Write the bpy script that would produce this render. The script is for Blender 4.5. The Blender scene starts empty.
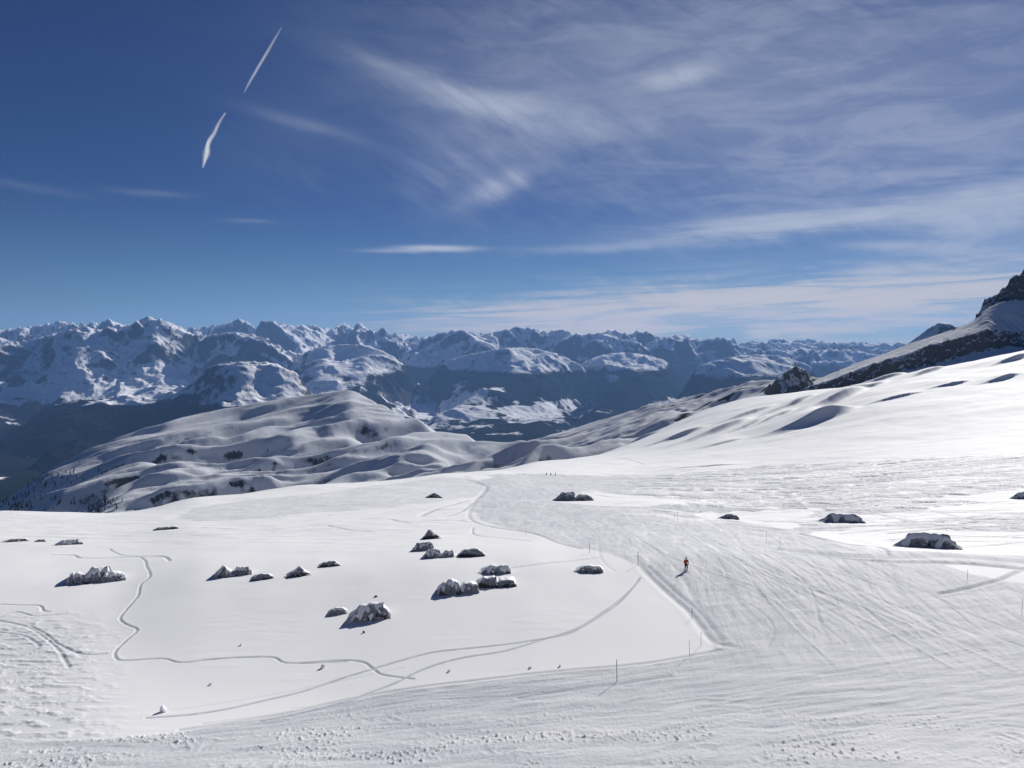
import bpy, bmesh, math, random
import numpy as np
from mathutils import Vector
rad = math.radians
random.seed(7)
Q = 1.0                       # mesh quality (grid density)

# ------------------------------------------------------------------ camera
F = 835.0                     # focal length in pixels of a 1024 wide frame
PITCH = math.atan(39.0 / F)   # eye-level horizon sits 39 px above the middle
scene = bpy.context.scene
cam_d = bpy.data.cameras.new("camera")
cam = bpy.data.objects.new("camera", cam_d)
scene.collection.objects.link(cam)
cam_d.sensor_width = 36.0
cam_d.lens = F / 1024.0 * 36.0
cam_d.clip_start = 0.5
cam_d.clip_end = 200000.0
cam.location = (0, 0, 0)
cam.rotation_euler = (rad(90) - PITCH, 0, 0)
scene.camera = cam

# ------------------------------------------------------------------ light
SUN_EL, SUN_AZ = 27.0, 32.0   # degrees above horizon / right of the view axis (+Y)
sd = bpy.data.lights.new("sun", 'SUN')
sd.energy = 5.0
sd.angle = rad(0.55)
sd.color = (1.0, 0.965, 0.915)
sun = bpy.data.objects.new("sun", sd)
scene.collection.objects.link(sun)
sun.rotation_euler = (rad(90 - SUN_EL), 0, rad(180 - SUN_AZ))
# (lamp points along its -Z: towards -Y and down, coming from ahead-right)

scene.view_settings.view_transform = 'Standard'
scene.view_settings.look = 'None'
scene.view_settings.exposure = 0.10
scene.view_settings.gamma = 1.0
scene.view_settings.use_curve_mapping = False

# ------------------------------------------------------------------ pixel helpers
cp, sp = math.cos(PITCH), math.sin(PITCH)
def ray(u, v):
    a = (u - 512.0) / F; b = (384.0 - v) / F
    return (a, cp + b * sp, -sp + b * cp)
def slope_at(v):              # z per metre of depth for a pixel row
    r = ray(512, v); return r[2] / r[1]
def zpx(y, v): return y * slope_at(v)
def pix(u, v, y):
    r = ray(u, v); return Vector((r[0] / r[1] * y, y, r[2] / r[1] * y))
def project(x, y, z):
    fy = y * cp - z * sp; up = y * sp + z * cp
    return 512 + F * x / fy, 384 - F * up / fy
def azel(u, v):
    r = ray(u, v)
    return math.degrees(math.atan2(r[0], r[1])), math.degrees(math.atan2(r[2], math.hypot(r[0], r[1])))

# ------------------------------------------------------------------ node helper
class NT:
    def __init__(s, tree): s.t = tree; s.n = tree.nodes; s.l = tree.links
    def node(s, typ, **kw):
        n = s.n.new(typ)
        for k, v in kw.items(): setattr(n, k, v)
        return n
    def inp(s, n, i, v):
        if v is None: return
        if isinstance(v, bpy.types.NodeSocket): s.l.new(v, n.inputs[i])
        else: n.inputs[i].default_value = v
    def m(s, op, a, b=None, c=None, clamp=False):
        n = s.node('ShaderNodeMath', operation=op); n.use_clamp = clamp
        s.inp(n, 0, a); s.inp(n, 1, b); s.inp(n, 2, c); return n.outputs[0]
    def ss(s, x, lo, hi, a=0.0, b=1.0):
        n = s.node('ShaderNodeMapRange', interpolation_type='SMOOTHSTEP')
        s.inp(n, 0, x); s.inp(n, 1, lo); s.inp(n, 2, hi); s.inp(n, 3, a); s.inp(n, 4, b); return n.outputs[0]
    def noise(s, vec, scale, detail=4, rough=0.55, dist=0.0):
        n = s.node('ShaderNodeTexNoise'); s.inp(n, 'Vector', vec)
        s.inp(n, 'Scale', scale); s.inp(n, 'Detail', detail); s.inp(n, 'Roughness', rough); s.inp(n, 'Distortion', dist)
        return n.outputs['Fac']
    def mix(s, f, a, b):
        n = s.node('ShaderNodeMix', data_type='RGBA'); s.inp(n, 0, f); s.inp(n, 6, a); s.inp(n, 7, b); return n.outputs[2]
    def comb(s, x, y, z):
        n = s.node('ShaderNodeCombineXYZ'); s.inp(n, 0, x); s.inp(n, 1, y); s.inp(n, 2, z); return n.outputs[0]
    def sep(s, v):
        n = s.node('ShaderNodeSeparateXYZ'); s.inp(n, 0, v); return n.outputs
    def vscale(s, v, k):
        n = s.node('ShaderNodeVectorMath', operation='MULTIPLY'); s.inp(n, 0, v); s.inp(n, 1, k); return n.outputs[0]

# ------------------------------------------------------------------ world: sky and high cirrus
w = bpy.data.worlds.new("World"); scene.world = w; w.use_nodes = True
T = NT(w.node_tree); w.node_tree.nodes.clear()
out = T.node('ShaderNodeOutputWorld'); bg = T.node('ShaderNodeBackground')
sky = T.node('ShaderNodeTexSky', sky_type='NISHITA')
sky.sun_disc = False
sky.sun_elevation = rad(SUN_EL); sky.sun_rotation = rad(SUN_AZ)
sky.altitude = 2500; sky.air_density = 1.0; sky.dust_density = 0.3; sky.ozone_density = 2.5
SKY_S = 0.05 * 0.82
gam = T.node('ShaderNodeGamma'); T.inp(gam, 0, sky.outputs[0]); gam.inputs[1].default_value = 1.0
dirn = T.node('ShaderNodeTexCoord').outputs['Generated']
x, y, z = T.sep(dirn)
az = T.m('MULTIPLY', T.m('ARCTAN2', x, y), 57.2958)
el = T.m('MULTIPLY', T.m('ARCSINE', z), 57.2958)
hs = T.m('ADD', T.m('MULTIPLY', el, 1.0), 2.0)
P1 = T.comb(az, T.m('MULTIPLY', el, 4.5), 0.0)
P1r = T.comb(T.m('ADD', T.m('MULTIPLY', az, 0.8), T.m('MULTIPLY', el, 0.5)), T.m('SUBTRACT', T.m('MULTIPLY', el, 1.6), T.m('MULTIPLY', az, -0.6)), 3.0)
n_str = T.noise(P1, 0.13, 7, 0.62, 0.6)       # long flat streaks
n_sw = T.noise(P1r, 0.17, 8, 0.58, 1.0)       # swirling feathers
n_fib = T.noise(P1r, 0.6, 6, 0.62, 0.3)
n_h = T.noise(T.comb(T.m('MULTIPLY', az, 0.6), T.m('MULTIPLY', T.m('ADD', el, T.m('MULTIPLY', az, -0.03)), 9.0), 7.0), 0.16, 7, 0.6, 0.5)
S3 = T.ss(n_h, 0.40, 0.66)
S1 = T.ss(n_str, 0.38, 0.66); S2 = T.ss(n_sw, 0.38, 0.68)
S2 = T.m('MULTIPLY', S2, T.ss(n_fib, 0.15, 0.7, 0.55, 1.0))
total = None
def blob(u, v, ru, rv, amt, rot=0.0, kind='s', base=0.3):
    global total
    a0, e0 = azel(u, v)
    k = 57.2958 / F
    dx = T.m('ADD', az, -a0); dy = T.m('ADD', el, -e0)
    c, s_ = math.cos(rad(rot)), math.sin(rad(rot))
    px = T.m('ADD', T.m('MULTIPLY', dx, c / (ru * k)), T.m('MULTIPLY', dy, s_ / (ru * k)))
    py = T.m('ADD', T.m('MULTIPLY', dx, -s_ / (rv * k)), T.m('MULTIPLY', dy, c / (rv * k)))
    wob = T.m('MULTIPLY', T.m('SUBTRACT', n_fib, 0.5), 1.3)
    py = T.m('ADD', py, wob)
    d2 = T.m('ADD', T.m('MULTIPLY', px, px), T.m('MULTIPLY', py, py))
    g = T.m('POWER', 2.71828, T.m('MULTIPLY', d2, -1.0))
    tex = T.m('ADD', T.m('MULTIPLY', {'s': S1, 'w': S2, 'h': S3}[kind], 1 - base), base)
    g = T.m('MULTIPLY', T.m('MULTIPLY', g, tex), amt * 2.3)
    total = g if total is None else T.m('ADD', total, g)
blob(450, 95, 78, 11, 0.55, -17, 'w', 0.35)
blob(520, 104, 50, 9, 0.40, -8, 'w', 0.35)
blob(660, 82, 26, 7, 0.30, 4, 'w', 0.5)
blob(570, 118, 90, 24, 0.16, -6, 'w', 0.2)
blob(690, 72, 32, 9, 0.46, 10, 'w', 0.3)
blob(496, 188, 36, 10, 0.50, 24, 'w', 0.3)
blob(465, 155, 50, 45, 0.20, 0, 'w', 0.3)
blob(640, 60, 230, 95, 0.20, 0, 's', 0.6)
blob(900, 110, 230, 110, 0.20, 0, 's', 0.5)
blob(900, 170, 200, 40, 0.14, 4, 's', 0.2)
blob(312, 127, 50, 5, 0.10, -12, 'w', 0.4)
blob(300, 150, 70, 40, 0.03, 0, 'w', 0.3)
blob(438, 248.5, 30, 2.4, 0.95, 0, 's', 0.8)
blob(395, 251, 30, 2.0, 0.25, 0, 's', 0.8)
blob(618, 247, 62, 4.0, 0.34, 2, 's', 0.6)
blob(860, 216, 190, 10, 0.8, 3, 'h', 0.25)
blob(1000, 208, 60, 16, 0.45, 4, 's', 0.4)
blob(893, 246, 38, 4.0, 0.42, -3, 's', 0.7)
blob(1000, 245, 70, 26, 0.35, 0, 's', 0.3)
blob(850, 306, 270, 25, 1.9, 2, 'h', 0.08)
blob(600, 318, 130, 9, 1.9, 1, 'h', 0.12)
blob(760, 298, 180, 9, 0.5, 3, 'h', 0.3)
blob(150, 193, 32, 3.0, 0.07, 0, 's', 0.7)
blob(250, 221, 20, 2.0, 0.08, 0, 's', 0.8)
blob(30, 187, 40, 3.5, 0.04, -6, 's', 0.8)
cf = T.m('SUBTRACT', 1.0, T.m('POWER', 2.71828, T.m('MULTIPLY', total, -1.1)))
low = T.ss(el, 0.0, 7.0)
ccol = T.mix(low, (0.72, 0.61, 0.48, 1), (0.44, 0.48, 0.58, 1))
skyc = T.vscale(gam.outputs[0], (SKY_S, SKY_S, SKY_S))
tint = T.mix(T.ss(el, 0.5, 11.0), (0.56, 0.80, 1.04, 1), (0.30, 0.46, 0.82, 1))
skyt = T.node('ShaderNodeVectorMath', operation='MULTIPLY'); T.inp(skyt, 0, skyc); T.inp(skyt, 1, tint)
col = T.mix(cf, skyt.outputs[0], ccol)
T.inp(bg, 0, col); bg.inputs[1].default_value = 1.0
T.l.new(bg.outputs[0], out.inputs[0])

# ------------------------------------------------------------------ numpy noise
_rs = np.random.RandomState(11)
_perm = np.concatenate([_rs.permutation(256)] * 2).astype(np.int32)
_ang = _rs.rand(256) * 2 * np.pi
_gx, _gy = np.cos(_ang).astype(np.float32), np.sin(_ang).astype(np.float32)
def perlin(x, y, seed=0):
    x = np.asarray(x, np.float32) + seed * 17.37; y = np.asarray(y, np.float32) + seed * 9.71
    x0 = np.floor(x); y0 = np.floor(y)
    fx = x - x0; fy = y - y0
    xi = x0.astype(np.int32) & 255; yi = y0.astype(np.int32) & 255
    def g(ix, iy, dx, dy):
        h = _perm[_perm[ix & 255] + (iy & 255)]
        return _gx[h] * dx + _gy[h] * dy
    u = fx * fx * fx * (fx * (fx * 6 - 15) + 10); v = fy * fy * fy * (fy * (fy * 6 - 15) + 10)
    a = g(xi, yi, fx, fy); b = g(xi + 1, yi, fx - 1, fy)
    c = g(xi, yi + 1, fx, fy - 1); d = g(xi + 1, yi + 1, fx - 1, fy - 1)
    return ((a + (b - a) * u) + ((c + (d - c) * u) - (a + (b - a) * u)) * v) * 1.5
def fbm(x, y, o=5, seed=0, gain=0.5):
    s = 0; a = 1.0; t = 0
    for i in range(o):
        s = s + a * perlin(x * 2.03 ** i, y * 2.03 ** i, seed + i); t += a; a *= gain
    return s / t
def ridged(x, y, o=6, seed=0, gain=0.5):
    s = 0; a = 1.0; t = 0; wgt = 1.0
    for i in range(o):
        n = 1 - np.abs(perlin(x * 2.07 ** i, y * 2.07 ** i, seed + i)) * 1.3
        n = np.clip(n, 0, 1) ** 2
        s = s + a * n * wgt; t += a; wgt = np.clip(n * 1.6, 0, 1); a *= gain
    return s / t
def sstep(x, a, b):
    t = np.clip((x - a) / (b - a), 0, 1); return t * t * (3 - 2 * t)
def pchip(xk, yk, x):
    xk = np.asarray(xk, float); yk = np.asarray(yk, float)
    x = np.asarray(x, float)
    h = np.diff(xk); ex = (slice(None),) + (None,) * (yk.ndim - 1)
    d = np.diff(yk, axis=0) / h[ex]
    m = np.zeros_like(yk)
    w1 = 2 * h[1:] + h[:-1]; w2 = h[1:] + 2 * h[:-1]
    ok = d[1:] * d[:-1] > 0
    with np.errstate(divide='ignore', invalid='ignore'):
        mm = (w1 + w2)[ex] / (w1[ex] / d[:-1] + w2[ex] / d[1:])
    m[1:-1] = np.where(ok, mm, 0); m[0] = d[0]; m[-1] = d[-1]
    i = np.clip(np.searchsorted(xk, x) - 1, 0, len(xk) - 2)
    xc = np.clip(x, xk[0], xk[-1])
    t = ((xc - xk[i]) / h[i])
    hh = h[i]
    if yk.ndim > 1: t = t[(...,) + (None,) * (yk.ndim - 1)]; hh = hh[(...,) + (None,) * (yk.ndim - 1)]
    return (yk[i] * (1 + 2 * t) * (1 - t) ** 2 + m[i] * hh * t * (1 - t) ** 2 + yk[i + 1] * t * t * (3 - 2 * t) + m[i + 1] * hh * t * t * (t - 1))

def structure(o): o["kind"] = "structure"; return o
def grid_mesh(name, X, Y, Z, mat, attrs=None, kind='structure'):
    R_, C_ = X.shape
    me = bpy.data.meshes.new(name)
    n = R_ * C_
    me.vertices.add(n)
    co = np.stack([X, Y, Z], -1).astype(np.float32).reshape(-1)
    me.vertices.foreach_set("co", co)
    i = np.arange(R_ - 1)[:, None] * C_ + np.arange(C_ - 1)[None, :]
    q = np.stack([i, i + 1, i + C_ + 1, i + C_], -1).reshape(-1).astype(np.int32)
    nf = (R_ - 1) * (C_ - 1)
    me.loops.add(nf * 4); me.loops.foreach_set("vertex_index", q)
    me.polygons.add(nf)
    me.polygons.foreach_set("loop_start", np.arange(0, nf * 4, 4, dtype=np.int32))
    me.polygons.foreach_set("use_smooth", np.ones(nf, dtype=bool))
    me.update(calc_edges=True)
    for k, a in (attrs or {}).items():
        at = me.attributes.new(k, 'FLOAT', 'POINT')
        at.data.foreach_set("value", a.astype(np.float32).reshape(-1))
    me.materials.append(mat)
    o = bpy.data.objects.new(name, me); scene.collection.objects.link(o)
    if kind: o["kind"] = kind
    return o

# ------------------------------------------------------------------ materials
def new_mat(name):
    m = bpy.data.materials.new(name); m.use_nodes = True
    t = NT(m.node_tree); b = t.n['Principled BSDF']; return m, t, b
def bump(t, b, h, dist, strength=1.0):
    n = t.node('ShaderNodeBump'); t.inp(n, 'Height', h); n.inputs['Distance'].default_value = dist
    n.inputs['Strength'].default_value = strength; t.l.new(n.outputs[0], b.inputs['Normal'])

def mat_near_snow():
    m, t, b = new_mat("piste_snow")
    g = t.node('ShaderNodeNewGeometry'); P = g.outputs['Position']
    a = t.node('ShaderNodeAttribute', attribute_name='packed'); pk = a.outputs['Fac']
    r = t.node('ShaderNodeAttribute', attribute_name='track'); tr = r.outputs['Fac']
    n1 = t.noise(P, 0.35, 6, 0.6); n2 = t.noise(P, 2.2, 5, 0.65)
    packed = t.mix(t.ss(n1, 0.3, 0.7), (0.56, 0.575, 0.615, 1), (0.67, 0.68, 0.71, 1))
    packed = t.mix(t.ss(n2, 0.35, 0.75, 0, 0.45), packed, (0.54, 0.55, 0.59, 1))
    st = t.noise(t.vscale(P, (0.55, 0.09, 0.2)), 1.0, 6, 0.65, 0.8)
    st2 = t.noise(t.vscale(P, (0.05, 0.5, 0.2)), 1.0, 6, 0.65, 0.8)
    sy = t.ss(t.sep(P)[1], 70, 95)
    stm = t.m('ADD', t.m('MULTIPLY', st, sy), t.m('MULTIPLY', st2, t.m('SUBTRACT', 1.0, sy)))
    packed = t.mix(t.ss(stm, 0.42, 0.66, 0, 0.75), packed, (0.77, 0.775, 0.79, 1))
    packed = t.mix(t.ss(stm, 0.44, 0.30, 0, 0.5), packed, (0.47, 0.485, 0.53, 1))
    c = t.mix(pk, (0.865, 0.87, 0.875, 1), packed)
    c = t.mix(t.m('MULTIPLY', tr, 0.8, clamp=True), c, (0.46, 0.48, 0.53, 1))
    t.inp(b, 'Base Color', c); b.inputs['Roughness'].default_value = 0.75
    b.inputs['Specular IOR Level'].default_value = 0.14
    h = t.m('MULTIPLY', t.noise(P, 3.0, 6, 0.7), t.m('ADD', t.m('MULTIPLY', pk, 1.0), 0.12))
    bump(t, b, h, 0.10, 0.7)
    return m
def mat_terrain(name, treeline, tree_soft, rock_lo, rock_hi, nscale, fields=None, bk=0.11, snowc=((0.80, 0.81, 0.83, 1), (0.86, 0.865, 0.875, 1)), rockc=((0.055, 0.053, 0.055, 1), (0.24, 0.225, 0.21, 1))):
    """snow, rock on the steep faces, forest below the tree line"""
    m, t, b = new_mat(name)
    g = t.node('ShaderNodeNewGeometry'); P = g.outputs['Position']
    x, y, z = t.sep(P); nz = t.sep(g.outputs['Normal'])[2]
    n1 = t.noise(P, nscale, 7, 0.62); n2 = t.noise(P, nscale * 7, 5, 0.65)
    cg = t.node('ShaderNodeAttribute', attribute_name='crag').outputs['Fac']
    rk = t.ss(t.m('ADD', t.m('SUBTRACT', nz, cg), t.m('MULTIPLY', t.m('SUBTRACT', n2, 0.5), 0.6)), rock_lo, rock_hi, 1.0, 0.0)
    rock = t.mix(n2, *rockc)
    snow = t.mix(n1, *snowc)
    c = t.mix(rk, snow, rock)
    if treeline is not None:
        zz = t.m('ADD', z, t.m('MULTIPLY', t.m('SUBTRACT', n1, 0.5), tree_soft))
        zz = t.m('ADD', zz, t.m('MULTIPLY', t.m('SUBTRACT', n2, 0.5), tree_soft * 0.45))
        if fields:
            mdd = t.node('ShaderNodeAttribute', attribute_name='meadow').outputs['Fac']
            zz = t.m('ADD', zz, t.m('MULTIPLY', t.m('MAXIMUM', t.m('SUBTRACT', mdd, 0.9), 0.0), 900.0))
        fr = t.ss(zz, treeline - 60, treeline + 25, 1.0, 0.0)
        if fields:
            n3 = t.noise(P, fields[1], 6, 0.6)
            lowm = t.ss(z, fields[0] - 60, fields[0] + 90, 1.0, 0.0)
            md = t.node('ShaderNodeAttribute', attribute_name='meadow').outputs['Fac']
            thr = t.m('ADD', t.m('ADD', t.m('MULTIPLY', lowm, 0.16), 0.16), t.m('MULTIPLY', t.m('MINIMUM', md, 0.75), 0.50))
            opening = t.ss(t.m('SUBTRACT', thr, n3), -0.06, 0.0)
            fr = t.m('MULTIPLY', fr, t.m('SUBTRACT', 1.0, opening))
        forest = t.mix(n2, (0.006, 0.010, 0.010, 1), (0.018, 0.024, 0.023, 1))
        c = t.mix(fr, c, forest)
    t.inp(b, 'Base Color', c); b.inputs['Roughness'].default_value = 0.95
    b.inputs['Specular IOR Level'].default_value = 0.0
    bump(t, b, t.m('ADD', n1, t.m('MULTIPLY', n2, 0.45)), bk / nscale, 0.6)
    return m
def mat_rock(name, ca, cb, sc=1.0):
    m, t, b = new_mat(name)
    P = t.node('ShaderNodeNewGeometry').outputs['Position']
    n = t.noise(P, 1.6 * sc, 7, 0.7)
    t.inp(b, 'Base Color', t.mix(t.ss(n, 0.3, 0.7), ca, cb)); b.inputs['Roughness'].default_value = 0.9
    bump(t, b, n, 0.25 / sc, 0.9)
    return m
def mat_plain(name, colr, rough=0.6, nv=0.12):
    m, t, b = new_mat(name)
    P = t.node('ShaderNodeTexCoord').outputs['Object']
    n = t.noise(P, 12, 3)
    dk = tuple(c * (1 - nv) for c in colr[:3]) + (1,)
    t.inp(b, 'Base Color', t.mix(n, dk, tuple(colr[:3]) + (1,))); b.inputs['Roughness'].default_value = rough
    return m
M_NEAR = mat_near_snow()
M_MID = mat_terrain("hill_snow_shade_toned", -640, 160, 0.30, 0.48, 0.006, bk=0.03, snowc=((0.50, 0.53, 0.58, 1), (0.74, 0.755, 0.78, 1)), rockc=((0.02, 0.024, 0.024, 1), (0.09, 0.09, 0.085, 1)))  # snow colour greyed and blued to stand in for shade on the hill
M_FAR = mat_terrain("mountain_snow", -560, 330, 0.57, 0.73, 0.0011, fields=(-1150, 0.0016), rockc=((0.018, 0.02, 0.024, 1), (0.075, 0.073, 0.075, 1)))
M_ROCK = mat_rock("boulder_rock", (0.02, 0.02, 0.022, 1), (0.16, 0.155, 0.15, 1))
M_CAP = mat_plain("snow_cap", (0.84, 0.85, 0.865), 0.65, 0.04)

# ------------------------------------------------------------------ NEAR SLOPE (profiles: depth, picture row)
PROF = {
 -260: [(20,1150),(40,880),(57,775),(80,672),(110,594),(150,549),(185,528),(205,520),(240,521),(300,560),(600,640),(1600,700)],
 0:   [(20,1120),(40,870),(57,768),(80,665),(110,588),(150,543),(185,521),(205,512.5),(235,513),(300,560),(600,640),(1600,700)],
 100: [(20,1120),(40,870),(57,768),(80,665),(110,587),(150,543),(185,522),(210,515),(240,516),(300,560),(600,640),(1600,700)],
 200: [(20,1120),(40,870),(57,768),(75,682),(107,584),(155,535),(205,510),(245,498),(280,499),(340,525),(600,600),(1600,660)],
 310: [(20,1120),(40,870),(57,768),(73,690),(107,580),(160,530),(220,504),(270,491),(310,486),(350,487),(450,520),(800,570),(1600,620)],
 450: [(20,1120),(40,870),(57,768),(73,686),(107,573),(160,527),(220,503),(300,487),(370,477),(420,474),(520,477),(700,488),(1600,525)],
 540: [(20,1120),(40,870),(57,768),(73,684),(107,571),(160,525),(220,503),(300,489),(400,478),(500,469),(650,463),(760,462),(900,466),(1600,490)],
 500: [(20,1120),(40,870),(57,768),(73,685),(107,572),(160,526),(220,503),(300,488),(370,478),(430,473),(520,470),(650,471),(900,480),(1600,510)],
 620: [(20,1120),(40,870),(57,768),(73,684),(107,571),(160,525),(220,503),(300,490),(400,480),(500,471),(650,461),(800,454),(1000,449),(1200,448),(1400,450),(1600,458)],
 750: [(20,1120),(40,870),(57,768),(73,684),(107,571),(150,536),(200,515),(260,499),(340,486),(420,475),(500,465),(600,453),(700,441),(800,429),(950,416),(1100,406),(1250,399),(1600,402)],
 900: [(20,1120),(40,870),(57,768),(73,684),(107,573),(150,538),(200,513),(260,493),(340,475),(420,460),(500,446),(600,426),(700,408),(800,393),(900,383),(1000,377),(1100,378),(1600,385)],
 1024:[(20,1120),(40,870),(57,768),(73,686),(107,576),(150,537),(200,509),(260,487),(340,465),(420,446),(500,428),(600,404),(700,386),(800,372),(900,360),(1000,352),(1100,351),(1600,352)],
 1280:[(20,1120),(40,870),(57,768),(73,686),(107,576),(150,534),(200,500),(260,470),(340,440),(420,415),(500,390),(600,360),(700,340),(800,320),(900,305),(1000,295),(1100,290),(1600,270)],
}
_us = sorted(PROF)
def near_base(U, ys):
    """U: 1-D picture columns, ys: 1-D depths -> z[rows, cols]"""
    ly = np.log(ys)
    tab = []
    for uu in _us:
        p = PROF[uu]
        yk = np.array([q[0] for q in p], float); zk = np.array([zpx(q[0], q[1]) for q in p])
        tab.append(pchip(np.log(yk), zk, ly))
    tab = np.array(tab)                       # cols x rows
    return pchip(np.array(_us, float), tab, U).T
SC = []     # wind-scoop steps: x, y, half width m, height m, run-out m
def add_steps(X, Y, Z):
    for (x0, y0, hw, h, run, sk) in SC:
        tx = np.clip((X - x0) / hw, -1, 1)
        yl = Y - y0 - sk * (X - x0) - 0.9 * hw * 0.18 * tx * tx - 0.03 * hw * perlin(X / (hw * .6), X * 0 + y0)
        e = np.clip(1 - np.abs(tx + 0.25 * (tx * tx - 1)), 0, 1) ** 0.85
        e = e * e * (3 - 2 * e) * 1.0
        hh = h * e
        L = 1.25 * h
        t_ = np.clip(yl / L + 0.35, 0, 1)
        f = t_ ** 1.6 * np.where(yl > L * .65, np.exp(-(yl - L * .65) / run), 1)
        Z = Z + hh * f
    return Z
_uu = np.arange(-260, 1281, 4.0); _yy = np.exp(np.arange(math.log(20), math.log(1600), 0.004))
_ZB = near_base(_uu, _yy)
def near_z0(x, y):
    a = x / y * F + 512
    fu = (a - _uu[0]) / 4.0; fy = (math.log(y) - math.log(20)) / 0.004
    i = int(min(max(fu, 0), len(_uu) - 2)); j = int(min(max(fy, 0), len(_yy) - 2))
    tu, ty = min(max(fu - i, 0), 1), min(max(fy - j, 0), 1)
    return float((_ZB[j, i] * (1 - tu) + _ZB[j, i + 1] * tu) * (1 - ty) + (_ZB[j + 1, i] * (1 - tu) + _ZB[j + 1, i + 1] * tu) * ty)
def hit0(u, v, y0=40.0, y1=1500.0):
    """first crossing of a picture ray with the snow slope"""
    r = ray(u, v); sx, sz = r[0] / r[1], r[2] / r[1]
    y = y0
    prev = y
    while y < y1:
        if sz * y < near_z0(sx * y, y):
            lo, hi = prev, y
            for _ in range(20):
                mid = (lo + hi) / 2
                if sz * mid < near_z0(sx * mid, mid): hi = mid
                else: lo = mid
            return sx * hi, hi, sz * hi
        prev = y; y *= 1.004
    return None
def hit(u, v, *a):
    for k in range(12):
        h = hit0(u, v + k, *a)
        if h: return h
    return (ray(u, v)[0] * 500, 500, near_z0(ray(u, v)[0] * 500, 500))
def scoop(u, v, hw_px, h_px, run=60, sk=0.0):
    x_, y_, z_ = hit(u, v)
    SC.append((x_, y_, hw_px * y_ / F, h_px * y_ / F, run, sk))
for s_ in [(812,425,72,13,80,.35),(834,404,74,10,60,.9),(880,379,48,5,50,.5),(925,374,50,4.5,45,.8),(948,386,34,3.6,60,.1),
           (1000,381,36,4.2,50,.3),(893,399,46,3,40,.2),(1014,361,46,6,30,.5),(712,436,76,7,90,.9),
           (745,420,60,5,60,.8),(1080,375,50,7,60,.2),(690,468,60,1.4,60,0),(676,440,46,5,80,.5),(640,434,30,3,80,.4),(742,430,60,4.5,70,1.0),(776,420,40,4,60,.8),(790,409,56,5,60,.9),(862,391,52,4,50,.7),(720,445,40,2.5,60,.6)]:
    scoop(*s_)

# --- tracks (picture polylines) : points, width m, depth m
TR = []
def tk(pts, wd=0.45, dp=0.12): TR.append((pts, wd, dp))
tk([(169,561),(163,557),(142,557),(117,558),(86,558),(78,557.5),(72,555),(50,555)], .5, .12)
tk([(109,549),(121,555),(137,557),(144.5,561),(146.5,567),(150,576),(141,584),(139,592),(137,598),(124,613),(120,620),(126,625),(137,630),(127.5,639),(116,650),(115.4,657),(123.7,660),(161,658),(180,662),(210,659),(243,657),(273,657.3),(287,663),(340,662),(345,661)], .28, .07)
tk([(300,663),(343,660.5),(363,662.5),(371,667.5),(383,675),(413,679)], .28, .07)
tk([(638.6,579.5),(619,599.4),(599,614.4),(572,631),(532,641),(466,649),(433,652.6),(400,661),(360,673),(340,679),(300,692),(262,701),(225,709.4),(187,715),(146,718)], .28, .07)
tk([(640,577),(621,600),(601,615),(572,632.5),(546,639),(506,651),(466,657.5),(439,664),(416,672.5),(393,684),(366,694),(350,700),(300,713),(260,721)], .28, .07)
tk([(421,515),(433,510),(459,503),(476,498),(486,490),(484,485),(469,480.6),(450,480)], 1.3, .22)
tk([(421,516),(443,516),(463,510),(473,503)], .9, .12)
tk([(476,500),(469,513),(473,521),(486,526),(516,531),(539,536),(559,543),(580,548)], .9, .1)
tk([(300,521),(343,518),(386,519),(410,523),(446,520),(473,522)], .5, .12)
tk([(327,525),(350,530),(373,532)], .4, .1)
tk([(200,528),(260,530),(300,526),(340,521)], .4, .1)
tk([(190,536),(240,534),(290,531),(330,528)], .4, .08)
tk([(473,528),(474,534),(500,538),(530,541)], .4, .1)
tk([(480,570),(520,566),(560,561),(600,557)], .5, .08)
tk([(0,604),(19.5,605),(39,606),(43,611),(49,612)], .3, .09)
tk([(0,616),(16,612),(33,616),(45,616),(66,614)], .3, .08)
tk([(-20,618),(7.5,622),(30,628),(49,641),(60,652),(69,667)], .35, .08)
tk([(30,626),(45,634),(60,645),(82.5,654),(105,653.5)], .3, .08)
tk([(-20,630),(0,632),(25,636),(40,646)], .3, .07)
tk([(540,459.5),(566,458),(600,456),(626,459),(649,465)], .9, .25)
tk([(560,476),(620,474),(680,471),(707,467),(733,465),(760,463)], 2.0, .5)
tk([(760,530),(838,527),(916,526),(1024,523),(1100,522)], 1.0, .2)
tk([(864,509),(885,515.5),(916,522)], .8, .2)
tk([(800,533),(838,543),(864,547),(882,549),(888,556)], .7, .2)
tk([(780,548),(859,557),(942,556),(1024,561),(1100,563)], 3.2, .25)
tk([(800,552),(880,562),(960,563),(1060,572)], 1.6, .25)
tk([(940,594),(958,591),(989,583),(1010,575),(1040,562)], .7, .2)
tk([(905,528),(960,533),(1024,540)], .4, .1)
tk([(930,510),(970,518),(1024,531)], .8, .15)
tk([(636,556),(645,570),(665,590),(690,612),(712,640),(730,646)], .9, .1)
tk([(648,566),(672,588),(700,612),(722,640)], .7, .07)
tk([(720,650),(690,656),(640,664),(560,671),(480,680),(400,690),(340,701),(280,714),(180,730)], .4, .08)
tk([(520,698),(560,691),(620,684),(669,676)], .6, .08)
rr = random.Random(5)
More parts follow.
